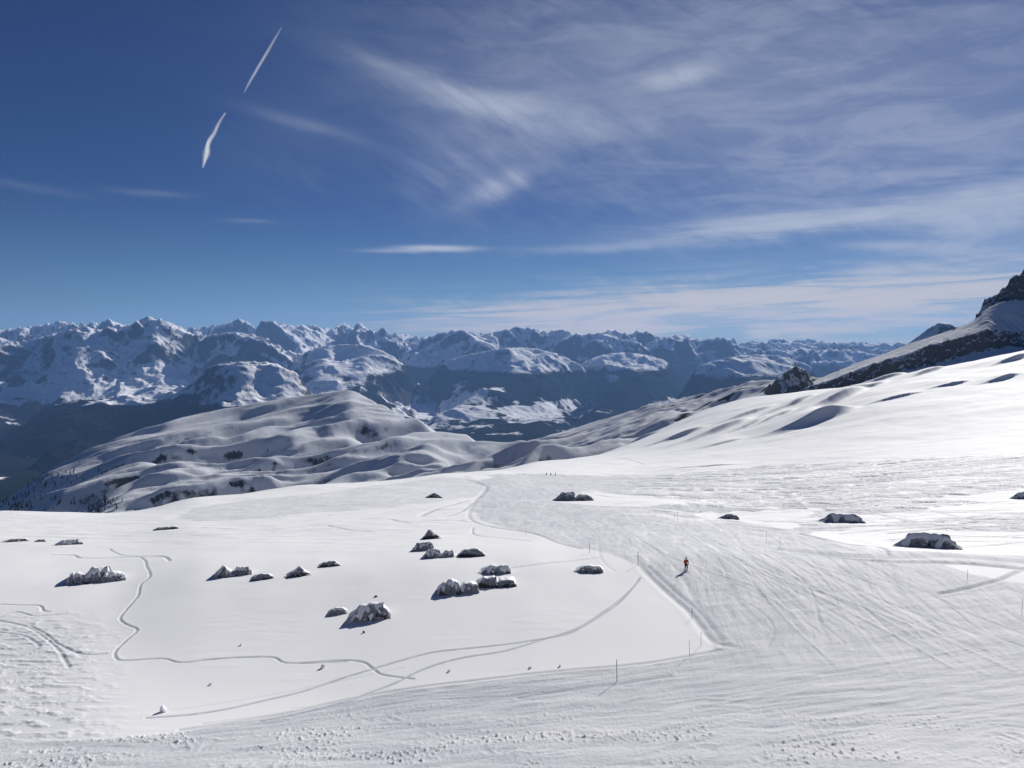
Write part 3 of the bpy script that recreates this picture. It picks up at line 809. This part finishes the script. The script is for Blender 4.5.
ROCKS = [
 # u0,u1,v_top,v_base, cover, peak, n, label
 (66,116,562,583,.62,0,3,"broad snow-draped boulder pile at the far left with dark hollows under its snow"),
 (53,78,537.5,545,.95,0,1,"low rounded snow-buried rock behind the big boulder pile at far left"),
 (0,24,538,542,.35,0,1,"thin dark rock strip at the left edge of the snowfield"),
 (33,44,538.5,542,.4,0,1,"tiny dark rock between the thin edge strip and the rounded buried rock"),
 (152,175,526,530,.3,0,1,"thin flat rock streak on the rim of the left snowfield"),
 (213,247,561,577,.60,.35,2,"pointed rock with a bright snow flank, leftmost of the small boulder row"),
 (249,271,573,580,.25,0,1,"flat dark stone just right of the pointed snowy rock"),
 (284,309,565,577,.35,.25,1,"rounded dome-shaped dark rock standing alone in the boulder row"),
 (317,338,560,567,.20,0,1,"small wedge of dark rock at the right end of the boulder row"),
 (327,346,607,615,.6,0,1,"small grey rock beside the long slab nearest the camera"),
 (346,388,601,622,.80,0,1,"long grey snow-crusted slab nearest the camera, tilted up to the right"),
 (425,444,490,498,.45,.2,1,"lone dark boulder on the groomed shelf above the hairpin track"),
 (421,441,527,539,.10,.35,1,"black pointed boulder at the top of the central cluster"),
 (411,433,539,551,.70,0,1,"grey snow-capped rock at the left of the central cluster"),
 (423,452,545,558,.72,0,2,"wide snow-capped rock in the middle of the central cluster"),
 (456,484,546,557,.45,0,1,"dark flat rock with a white cap at the right of the central cluster"),
 (479,510,563,574,.82,0,1,"smooth grey slab under snow above the paired boulders"),
 (437,476,577,595,.62,0,2,"left boulder of the pair, grey back and black lower tip"),
 (476,514,575,588,.30,0,2,"right boulder of the pair, dark and broken with a pointed tail"),
 (575,603,564,573,.65,0,1,"low grey rock in the snow bank left of the piste marker"),
 (554,592,488,501,.55,0,2,"steep dark rock with a level snow top beside the upper piste"),
 (718,739,512,519,.55,0,1,"small dark ledge rock in the tracked snow beyond the skier"),
 (820,864,510,523,.84,0,1,"elongated snow-capped rock in the tracked snow on the right"),
 (902,960,527,548,.86,0,1,"largest right-hand boulder, thick snow cap over a black underside"),
 (1013,1032,489,499,.8,0,1,"grey rock cut by the right edge of the picture"),
]
M_SLAB = None
def mat_slab():
    m, t, b = new_mat("frosted_rock")
    g = t.node('ShaderNodeNewGeometry'); P = g.outputs['Position']; nz = t.sep(g.outputs['Normal'])[2]
    n = t.noise(P, 1.1, 7, 0.65); n2 = t.noise(P, 6.0, 5, 0.7)
    c = t.mix(n2, (0.17, 0.175, 0.19, 1), (0.34, 0.345, 0.36, 1))
    a = t.node('ShaderNodeAttribute', attribute_name='bare').outputs['Fac']
    dk = t.ss(t.m('ADD', n, t.m('MULTIPLY', a, 0.42)), 0.60, 0.66)
    c = t.mix(dk, c, t.mix(n2, (0.018, 0.018, 0.02, 1), (0.07, 0.065, 0.06, 1)))
    dust = t.ss(t.m('ADD', nz, t.m('MULTIPLY', t.m('SUBTRACT', n2, .5), .5)), 0.72, 0.9)
    c = t.mix(dust, c, (0.8, 0.81, 0.83, 1))
    t.inp(b, 'Base Color', c); b.inputs['Roughness'].default_value = 0.9
    bump(t, b, t.m('ADD', n, t.m('MULTIPLY', n2, .4)), 0.3, 0.9)
    return m
M_SLAB = mat_slab()
def crest_fn(seed, peak, D, H):
    rn = random.Random(seed); pk = rn.uniform(-.1, .55) if peak == 0 else rn.uniform(-.25, .1)
    flat = rn.uniform(.42, .62) if peak == 0 else .9
    def c(s_):
        if abs(s_) >= 1: return 0.0
        e = ((s_ + 1) / (1 + pk)) ** 1.15 if s_ < pk else ((1 - s_) / (1 - pk)) ** (.7 if peak == 0 else 1.0)
        e = min(e, flat) / flat
        e *= 1 + .20 * mn.noise(Vector((s_ * 2.6, seed * 1.37, 0))) + .09 * mn.noise(Vector((s_ * 7, seed * 2.1, 3))) + .03 * mn.noise(Vector((s_ * 17, seed, 9)))
        return max(e, 0)
    return c
def slab_face(W, D, H, seed, crest, bare):
    nx, ny = 56, 22; bm = bmesh.new(); lay = None; rows = []; bv = []
    run = .75 * H; tot = run + .5 * D + .3 * H
    for j in range(ny + 1):
        row = []
        for i in range(nx + 1):
            s_ = -1 + 2 * i / nx; d = tot * j / ny; c = crest(s_)
            d0 = run * (.35 + .65 * c) * (1 + .25 * mn.noise(Vector((s_ * 3, seed, 1))))
            if d < d0: q = (d / d0); f = q ** .8
            else: f = max(0, 1 - ((d - d0) / (tot - d0 + 1e-6)) ** 1.3)
            z_ = H * c * f
            crk = mn.noise(Vector((s_ * 5, d / H * 3, seed * 3.3)))
            z_ *= 1 + .16 * crk + .05 * mn.noise(Vector((s_ * 13, d / H * 8, seed)))
            y_ = -.45 * D + d + .22 * H * mn.noise(Vector((s_ * 4, z_ / H * 3, seed * 1.9)))
            if i in (0, nx) or j in (0, ny): z_ -= .25 * H
            x_ = s_ * W * .5 + .05 * W * mn.noise(Vector((s_ * 6, z_ / H * 4, seed * .7)))
            row.append(bm.verts.new((x_, y_, z_))); bv.append((1 - min(1, z_ / (H * .6))) * bare)
        rows.append(row)
    for j in range(ny):
        for i in range(nx): bm.faces.new((rows[j][i], rows[j][i + 1], rows[j + 1][i + 1], rows[j + 1][i]))
    return bm, bv
def snow_back(W, D, H, seed, crest, cover):
    nx, ny = 56, 26; bm = bmesh.new(); rows = []
    run = .75 * H; tot = max(3.0 * D, 3.5 * H)
    for j in range(ny + 1):
        row = []
        for i in range(nx + 1):
            s_ = -1 + 2 * i / nx; c = crest(s_)
            d0 = run * (.35 + .65 * c) * (1 + .25 * mn.noise(Vector((s_ * 3, seed, 1))))
            over = (cover - .32) * 1.3 * d0 * (1 + 1.2 * mn.noise(Vector((s_ * 4, seed * 5, 2))))
            st = max(0.02 * d0, d0 - over); q = j / ny; d = st + (tot - st) * q ** 1.5
            cs = 0
            for o_ in (-.16, -.08, 0, .08, .16): cs += crest(s_ * .98 + o_ * q) / 5
            cs = min(cs * (1 - abs(s_) ** 5), crest(s_ * .98) * 1.12 + .02)
            if d < d0: z_ = H * c * (d / d0) ** .8 + .07 * H * (1 - s_ ** 4)
            else: z_ = H * cs * math.cos(min(1, (d - d0) / (tot - d0)) * math.pi / 2) ** 1.7 + .07 * H * (1 - q) * (1 - s_ ** 4)
            if j == 0: z_ -= .16 * H
            z_ -= .16 * H * abs(s_) ** 6 + .25 * H * q ** 4
            if i in (0, nx): z_ -= .3 * H
            row.append(bm.verts.new((s_ * W * (.455 + .10 * q), -.45 * D + d, z_)))
        rows.append(row)
    for j in range(ny):
        for i in range(nx): bm.faces.new((rows[j][i], rows[j][i + 1], rows[j + 1][i + 1], rows[j + 1][i]))
    return bm
def settle(bm, root, g):
    c_, s_ = math.cos(root.rotation_euler[2]), math.sin(root.rotation_euler[2])
    for v_ in bm.verts:
        wx = root.location.x + c_ * v_.co.x - s_ * v_.co.y; wy = root.location.y + s_ * v_.co.x + c_ * v_.co.y
        v_.co.z += ground(wx, wy) - g.z
for k, (u0, u1, vt, vb, cover, peak, n, lab) in enumerate(ROCKS):
    uc = (u0 + u1) / 2
    g = ghit(uc, vb)
    sc_ = g.y / F
    W, H = (u1 - u0) * sc_ * 1.12, (vb - vt) * sc_ * .66
    D = max(W * 0.4, H * .9)
    root = empty("rock", (g.x, g.y + D * .40, g.z - 0.04 * H), -math.atan2(g.x, g.y))
    tag(root, lab, "rock", "rocks poking through the snow")
    rn = random.Random(100 + k)
    bare = .9 if cover <= .5 else .25
    parts = [(0, 1.0, 1.0, 0)]
    if n == 2: parts = [(-.20, .64, 1.0, 0), (.24, .56, .72, .12)]
    if n == 3: parts = [(-.32, .36, .7, .15), (.0, .62, 1.0, 0), (.26, .5, .6, -.2)]
    if k == 4: pass
    for q_, (fx, ws, hs, fy) in enumerate(parts):
        sd_ = k * 7 + q_ * 3 + 3
        cr = crest_fn(sd_, peak if q_ == 0 else 0, D, H)
        bm, bv = slab_face(W * ws, D, H * hs, sd_, cr, bare)
        bmesh.ops.translate(bm, verts=bm.verts, vec=(fx * W, fy * D, 0))
        settle(bm, root, g)
        o = link_mesh("rock_face", bm, M_SLAB, root)
        at = o.data.attributes.new('bare', 'FLOAT', 'POINT'); at.data.foreach_set("value", bv)
        bm = snow_back(W * ws, D, H * hs, sd_, cr, cover)
        bmesh.ops.translate(bm, verts=bm.verts, vec=(fx * W, fy * D, 0))
        settle(bm, root, g)
        link_mesh("snow_cap", bm, M_CAP, root, True)

# loose snow lumps
LUMPS = [(164,712,8,8,"largest loose snow lump near the bottom left"),(323,668,5,4,"loose snow ball just below the long ski track"),
 (241,646,3,3,"tiny snow ball above the long ski track"),(211,685,4,3,"small snow ball in the clean snow above the lower track"),
 (449,672,4,3,"small snow ball under the twin curving tracks"),(376,597,4,3,"small stone right behind the long grey slab"),
 (364,633,3,3,"small stone in front of the long grey slab"),(530,669,3,3,"small snow clod at the edge of the piste, left of the tall marker pole"),
 (560,667,3,3,"small snow clod at the piste edge nearest the tall marker pole")]
for k, (u_, v_, w_, h_, lab) in enumerate(LUMPS):
    g = ghit(u_, v_); s_ = g.y / F
    bm = rock_shape(w_ * s_, w_ * s_ * .9, h_ * s_ * .75, 300 + k)
    o = link_mesh("snow_lump" if 'snow' in lab[:22] else "stone", bm, M_CAP if 'snow' in lab[:22] else M_ROCK)
    o.location = (g.x, g.y, g.z + h_ * s_ * 0.1); tag(o, lab, "snow lump" if 'snow' in lab[:22] else "stone", "loose lumps on the snow")

# marker poles
M_POLE = mat_plain("pole_dark", (0.09, 0.08, 0.085), 0.5)
M_POLEB = mat_plain("pole_band", (0.45, 0.10, 0.05), 0.5)
POLES = [(617,659,682,"tallest dark marker pole at the lower edge of the piste"),
 (689.5,640,656,"thin marker pole at the corner of the clean snow tongue, lower of its pair"),
 (701,631,646,"thin faint marker pole right at the tip of the clean snow tongue"),
 (692,607,619,"marker pole on the shaded piste edge above the snow tongue"),
 (638,551,566,"dark marker pole where the twin tracks leave the piste"),
 (589.5,543,553,"dark marker pole up the left piste edge, above the low grey rock"),
 (674,513,521,"thin marker pole at the upper piste, left one of the close pair"),
 (677.5,511,522,"thin marker pole at the upper piste, right one of the close pair"),
 (766,531,544,"thin marker pole on the far piste edge, left of two"),
 (780,537,548,"thin marker pole on the far piste edge, right of two"),
 (967.5,569,580,"thin marker pole on the right, by the crossing track"),
 (1022,598,610,"thin marker pole at the right edge of the picture"),
 (526,528,535,"tiny marker pole at the left bank of the upper piste")]
def lathe(bm, prof, seg=10, mi=0, cx=0, cy=0):
    rings = []
    for r_, z_ in prof:
        rings.append([bm.verts.new((cx + r_ * math.cos(2 * math.pi * i / seg), cy + r_ * math.sin(2 * math.pi * i / seg), z_)) for i in range(seg)])
    for a_, b_ in zip(rings[:-1], rings[1:]):
        for i in range(seg):
            f = bm.faces.new((a_[i], a_[(i + 1) % seg], b_[(i + 1) % seg], b_[i])); f.material_index = mi
    f = bm.faces.new(rings[-1]); f.material_index = mi
    return rings
for k, (u_, vt, vb, lab) in enumerate(POLES):
    g = ghit(u_, vb); s_ = g.y / F; H = (vb - vt) * s_
    root = empty("marker_pole", g); tag(root, lab, "marker pole", "marker poles along the piste")
    rr_ = 0.028 if k in (0, 4, 5) else 0.018
    bm = bmesh.new(); lathe(bm, [(rr_, -0.4), (rr_, H * .93), (rr_ * .6, H)])
    link_mesh("shaft", bm, M_POLE, root)
    bm = bmesh.new(); lathe(bm, [(rr_ * 1.25, H * .84), (rr_ * 1.25, H * .93)])
    link_mesh("band", bm, M_POLEB, root)
    root.rotation_euler = (random.uniform(-.03, .03), random.uniform(-.03, .03), 0)

# people
M_RED = mat_plain("jacket_red", (0.42, 0.05, 0.025), 0.7); M_BLK = mat_plain("trousers_black", (0.012, 0.012, 0.016), 0.7)
M_SKIN = mat_plain("skin", (0.45, 0.27, 0.2), 0.5); M_HELM = mat_plain("helmet_grey", (0.10, 0.10, 0.11), 0.4)
M_BOOT = mat_plain("boot_blue_grey", (0.22, 0.28, 0.36), 0.4); M_NAVY = mat_plain("jacket_navy", (0.03, 0.035, 0.06), 0.7)
def skin_obj(name, verts, edges, radii, mat, parent, root_i=0, sub=2):
    me = bpy.data.meshes.new(name); me.from_pydata(verts, edges, []); me.materials.append(mat)
    o = bpy.data.objects.new(name, me); scene.collection.objects.link(o)
    sk = o.modifiers.new("skin", 'SKIN'); sk.use_smooth_shade = True
    for i, r_ in enumerate(radii):
        me.skin_vertices[0].data[i].radius = r_ if isinstance(r_, tuple) else (r_, r_); me.skin_vertices[0].data[i].use_root = (i == root_i)
    sb = o.modifiers.new("sub", 'SUBSURF'); sb.levels = sub; sb.render_levels = sub
    o.parent = parent; return o
def ellipsoid(name, c, r, mat, parent, sub=3, cut=None):
    bm = bmesh.new(); bmesh.ops.create_icosphere(bm, subdivisions=sub, radius=1)
    if cut is not None:
        bmesh.ops.bisect_plane(bm, geom=bm.verts[:] + bm.edges[:] + bm.faces[:], plane_co=(0, 0, cut), plane_no=(0, -.35, 1), clear_inner=True)
    for v_ in bm.verts: v_.co = Vector((v_.co.x * r[0] + c[0], v_.co.y * r[1] + c[1], v_.co.z * r[2] + c[2]))
    return link_mesh(name, bm, mat, parent, True)
def make_person(loc, rz, jacket, label, group=None, fine=True):
    # the figure looks along its local -Y
    root = empty("person", loc, rz); tag(root, label, "person", group)
    V = [(0,0,.95),(0,-.01,1.15),(0,-.03,1.36),(0,-.03,1.50),(0,-.05,1.60),(0,-.06,1.70),
         (.17,-.02,1.40),(.27,-.02,1.16),(.25,-.18,.98),(.24,-.25,.93),
         (-.17,-.02,1.40),(-.27,-.02,1.16),(-.25,-.18,.98),(-.24,-.25,.93),
         (.10,0,.88),(.14,-.09,.52),(.14,.02,.12),(-.10,0,.88),(-.14,-.09,.52),(-.14,.02,.12)]
    E = [(0,1),(1,2),(2,3),(3,4),(4,5),(2,6),(6,7),(7,8),(8,9),(2,10),(10,11),(11,12),(12,13),(0,14),(14,15),(15,16),(0,17),(17,18),(18,19)]
    R_ = [(.15,.11),(.14,.10),(.15,.10),.055,(.075,.09),(.07,.085),.065,.05,.04,.038,.065,.05,.04,.038,.10,.075,.06,.10,.075,.06]
    skin_obj("body", V, E, R_, M_SKIN, root)
    jv = [(0,0,.92),(0,-.01,1.15),(0,-.03,1.36),(0,-.03,1.46),(.18,-.02,1.40),(.28,-.02,1.16),(.255,-.17,.99),(-.18,-.02,1.40),(-.28,-.02,1.16),(-.255,-.17,.99)]
    skin_obj("jacket", jv, [(0,1),(1,2),(2,3),(2,4),(4,5),(5,6),(2,7),(7,8),(8,9)], [(.20,.15),(.18,.14),(.19,.135),.085,.095,.078,.062,.095,.078,.062], jacket, root)
    tv_ = [(0,0,.93),(.10,0,.84),(.14,-.09,.52),(.14,.02,.24),(-.10,0,.84),(-.14,-.09,.52),(-.14,.02,.24)]
    skin_obj("trousers", tv_, [(0,1),(1,2),(2,3),(0,4),(4,5),(5,6)], [(.17,.13),.13,.10,.085,.13,.10,.085], M_BLK, root)
    ellipsoid("helmet", (0,-.045,1.69), (.125,.145,.135), M_HELM, root, cut=-.15)
    if fine:
        for sx in (-1, 1):
            ellipsoid("eye", (sx * .032, -.146, 1.655), (.012, .008, .009), M_BLK, root, 2)
            ellipsoid("boot", (sx * .14, -.03, .15), (.075, .17, .15), M_BOOT, root)
            hv, he, hr = [(0,0,0),(0,-.07,-.02)], [(0,1)], [.038,.036]
            for f_ in range(4):
                b_ = len(hv); xo = -.03 + f_ * .02; L = (.8, 1, .95, .75)[f_]
                hv += [(xo,-.09,-.02),(xo,-.125*1,-.035*L-.01),(xo,-.12,-.075*L)]; he += [(1,b_),(b_,b_+1),(b_+1,b_+2)]; hr += [.011,.010,.008]
            b_ = len(hv); hv += [(-sx*.045,-.04,-.01),(-sx*.05,-.08,-.035)]; he += [(0,b_),(b_,b_+1)]; hr += [.013,.01]
            h_ = skin_obj("hand", [(a_ + sx * .24, b2 - .25, c_ + .93) for a_, b2, c_ in hv], he, hr, M_BLK, root, 0, 1)
        ellipsoid("nose", (0, -.158, 1.632), (.012, .018, .02), M_SKIN, root, 2)
        ellipsoid("mouth", (0, -.142, 1.60), (.024, .006, .006), M_RED, root, 2)
    return root
g = ghit(686, 571)
per = make_person(g + Vector((0, 0, .03)), 0.12, M_RED, "skier in a red jacket and black trousers gliding down the middle of the piste")
for sx, lb in ((-1, "left-hand"), (1, "right-hand")):
    bm = bmesh.new(); N = 14; top = []; bot = []
    for i in range(N + 1):
        t_ = i / N; yy = .75 - 1.65 * t_; wd = .045 - .012 * math.sin(math.pi * t_) + (-.02 if i == N else 0)
        zz = .0 + (.12 * ((t_ - .88) / .12) ** 2 if t_ > .88 else 0)
        top.append((bm.verts.new((-wd, yy, zz + .018)), bm.verts.new((wd, yy, zz + .018)))); bot.append((bm.verts.new((-wd, yy, zz)), bm.verts.new((wd, yy, zz))))
    for i in range(N):
        bm.faces.new((top[i][0], top[i][1], top[i + 1][1], top[i + 1][0])); bm.faces.new((bot[i][0], bot[i + 1][0], bot[i + 1][1], bot[i][1]))
        bm.faces.new((top[i][0], top[i + 1][0], bot[i + 1][0], bot[i][0])); bm.faces.new((top[i][1], bot[i][1], bot[i + 1][1], top[i + 1][1]))
    o = link_mesh("ski", bm, M_BOOT)
    c_, s_ = math.cos(.12), math.sin(.12)
    o.location = (g.x + sx * .14 * c_, g.y + sx * .14 * s_, g.z + .015); o.rotation_euler = (rad(3), 0, .12)
    tag(o, "%s ski, as seen in the picture, under the red-jacketed skier" % lb, "ski", "pair of skis worn by the skier")
for u_, lb, rz, jk in ((546.5, "leftmost", .3, M_NAVY), (550.8, "middle", -.5, M_NAVY), (555.4, "rightmost", 1.2, M_NAVY)):
    g = ghit(u_, 476)
    p_ = make_person(g, rz, jk, "%s of three tiny dark-clothed people standing far up the piste" % lb, "people standing far up the piste", False)

# conifers on the lower left slope
M_CON = mat_plain("conifer_green", (0.02, 0.03, 0.022), 0.9, .4)
def conifer(seed):
    bm = bmesh.new(); rn = random.Random(seed)
    lathe(bm, [(.35, -3), (.3, 3), (.05, 13)], 7)
    for t_ in range(9):
        z0 = 1.5 + t_ * 1.45; r_ = (3.1 - t_ * .31) * rn.uniform(.85, 1.1); n = 12
        tip = bm.verts.new((0, 0, z0 + 2.6)); ring = []
        for i in range(n):
            a_ = 2 * math.pi * (i + rn.random() * .5) / n; q_ = r_ * (1.0 if i % 2 else .6) * rn.uniform(.85, 1.1)
            ring.append(bm.verts.new((q_ * math.cos(a_), q_ * math.sin(a_), z0 - (.5 if i % 2 else 0))))
        for i in range(n): bm.faces.new((tip, ring[i], ring[(i + 1) % n]))
    return bm
protos = []
for s_ in range(3): protos.append(link_mesh("conifer", conifer(s_), M_CON))
used = [False] * 3
rt = random.Random(3); cnt = 0
CL = [(8,502,14,7,28),(18,508,14,6,26),(36,492,26,12,34),(104,505,14,7,34),(60,476,34,10,30),(30,484,24,8,24),(96,512,10,4,18),(75,505,26,6,16),(50,463,26,4,14)]
CLN = ['in the dense stand at the extreme left edge of the hill','in the stand just behind the left snow rim','thinly scattered on the open slope at far left','in the gully stand behind the rim below the hill','on the middle of the lower left hillside','high on the far left hillside above the dark valley','in the small dense clump at the gully foot','scattered between the left edge stand and the gully','sparse near the hill edge beside the dark valley']
for (cu_, cv_, su, sv, n), cl_ in zip(CL, CLN):
    for _ in range(n):
        u_, v_ = rt.gauss(cu_, su * .55), rt.gauss(cv_, sv * .55)
        p = mid_hit(u_, v_)
        if p is None or not (-30 < u_ < 160): continue
        k = rt.randrange(3)
        o = protos[k] if not used[k] else protos[k].copy()
        if used[k]: scene.collection.objects.link(o)
        used[k] = True
        o.location = p; s_ = rt.uniform(.45, .95); o.scale = (s_, s_, s_ * rt.uniform(.9, 1.2)); o.rotation_euler = (0, 0, rt.uniform(0, 6))
        tag(o, "dark conifer " + cl_, "tree", "scattered conifers on the lower left slope")

# rock outcrop standing in front of the ridge
def crag(u0, u1, vt, vb, y, lab, seed):
    p = pix((u0 + u1) / 2, vb, y); W = (u1 - u0) * y / F; H = (vb - vt) * y / F
    n = 70; bm = bmesh.new(); rows = []
    prof = [(0, .0), (.06, .42), (.16, .55), (.30, .80), (.42, .93), (.55, .98), (.66, 1.0), (.76, .82), (.86, .62), (.94, .42), (1, 0)]
    xs_ = [q_[0] for q_ in prof]; hs_ = [q_[1] for q_ in prof]
    for j in range(n + 1):
        row = []
        for i in range(n + 1):
            s_ = i / n; t_ = j / n
            ht = np.interp(s_, xs_, hs_)
            f = min(1, t_ / .3) if t_ < .45 else max(0, 1 - (t_ - .45) / .55) ** .8
            zz = H * ht * f + H * .15 * mn.fractal(Vector((s_ * 7 + seed, t_ * 6, 0)), .8, 2, 6) * min(1, ht * 2) * min(1, f * 3)
            zz -= 8 * (1 if f <= 0.01 or ht < .01 else 0)
            row.append(bm.verts.new((p.x + (s_ - .5) * W, y - 10 + t_ * 90 + 3 * mn.noise(Vector((s_ * 9, t_ * 4, seed))), p.z - 2 + zz)))
        rows.append(row)
    for j in range(n):
        for i in range(n): bm.faces.new((rows[j][i], rows[j][i + 1], rows[j + 1][i + 1], rows[j + 1][i]))
    o = link_mesh("rock_outcrop", bm, mat_terrain("outcrop_rock", None, 0, .52, .68, .05), None, True)
    tag(o, lab, "rock outcrop"); return o
crag(779, 819, 366, 391, 1330, "dark rocky knob rising at the foot of the ridge against the far mountains", 4.0)

# contrails high in the sky
def contrail(pts, lab, alt=7800.0, dens=0.0017, halo=True):
    # points: u, v, radius in px, all at one flight level
    bm = bmesh.new(); rings = []; seg = 12
    P3 = []
    for (u_, v_, r_) in pts:
        d = Vector(ray(u_, v_)); k = alt / d.z; P3.append((d * k, r_ * k / F * d.length))
    # subdivide
    for i, (c, r_) in enumerate(P3):
        a_ = P3[max(i - 1, 0)][0]; b_ = P3[min(i + 1, len(P3) - 1)][0]; tg = (b_ - a_).normalized()
        s1 = tg.cross(Vector((0, 0, 1))).normalized(); s2 = s1.cross(tg)
        rings.append([bm.verts.new(c + s1 * r_ * math.cos(2 * math.pi * q_ / seg) + s2 * r_ * math.sin(2 * math.pi * q_ / seg)) for q_ in range(seg)])
    for a_, b_ in zip(rings[:-1], rings[1:]):
        for q_ in range(seg): bm.faces.new((a_[q_], a_[(q_ + 1) % seg], b_[(q_ + 1) % seg], b_[q_]))
    bm.faces.new(rings[0]); bm.faces.new(list(reversed(rings[-1])))
    bmesh.ops.recalc_face_normals(bm, faces=bm.faces)
    m = bpy.data.materials.new("ice_trail"); m.use_nodes = True
    t = NT(m.node_tree); m.node_tree.nodes.clear()
    o_ = t.node('ShaderNodeOutputMaterial'); v_ = t.node('ShaderNodeVolumeScatter')
    v_.inputs['Color'].default_value = (1, 1, 1, 1); v_.inputs['Density'].default_value = dens; v_.inputs['Anisotropy'].default_value = 0.6
    t.l.new(v_.outputs[0], o_.inputs['Volume'])
    o = link_mesh("contrail", bm, m)
    if halo: tag(o, lab, "contrail", "aircraft contrails in the sky")
    if halo:
        h_ = contrail([(u_ + random.uniform(-.6, .6), v_, r_ * 1.7 * random.uniform(.7, 1.3)) for (u_, v_, r_) in pts], lab, alt, dens * .16, False)
        h_.name = "vapour_fringe"; h_.parent = o
    return o
contrail([(281.8,27,.4),(276,37,.8),(268.4,50,1.1),(259.2,65.5,1.25),(252,78,1.1),(247.5,86,.8),(244,93,.4)], "straight thin white contrail at the upper left, the higher one")
contrail([(225.5,113,.8),(221,119,.8),(217,127,1.1),(214.5,133,1.1),(209.5,140,1.6),(207.5,145,1.7),(206.8,153,1.9),(205,160,1.3),(203,168,.5)], "short kinked white contrail below the straight one")
scene.cycles.volume_bounces = 2
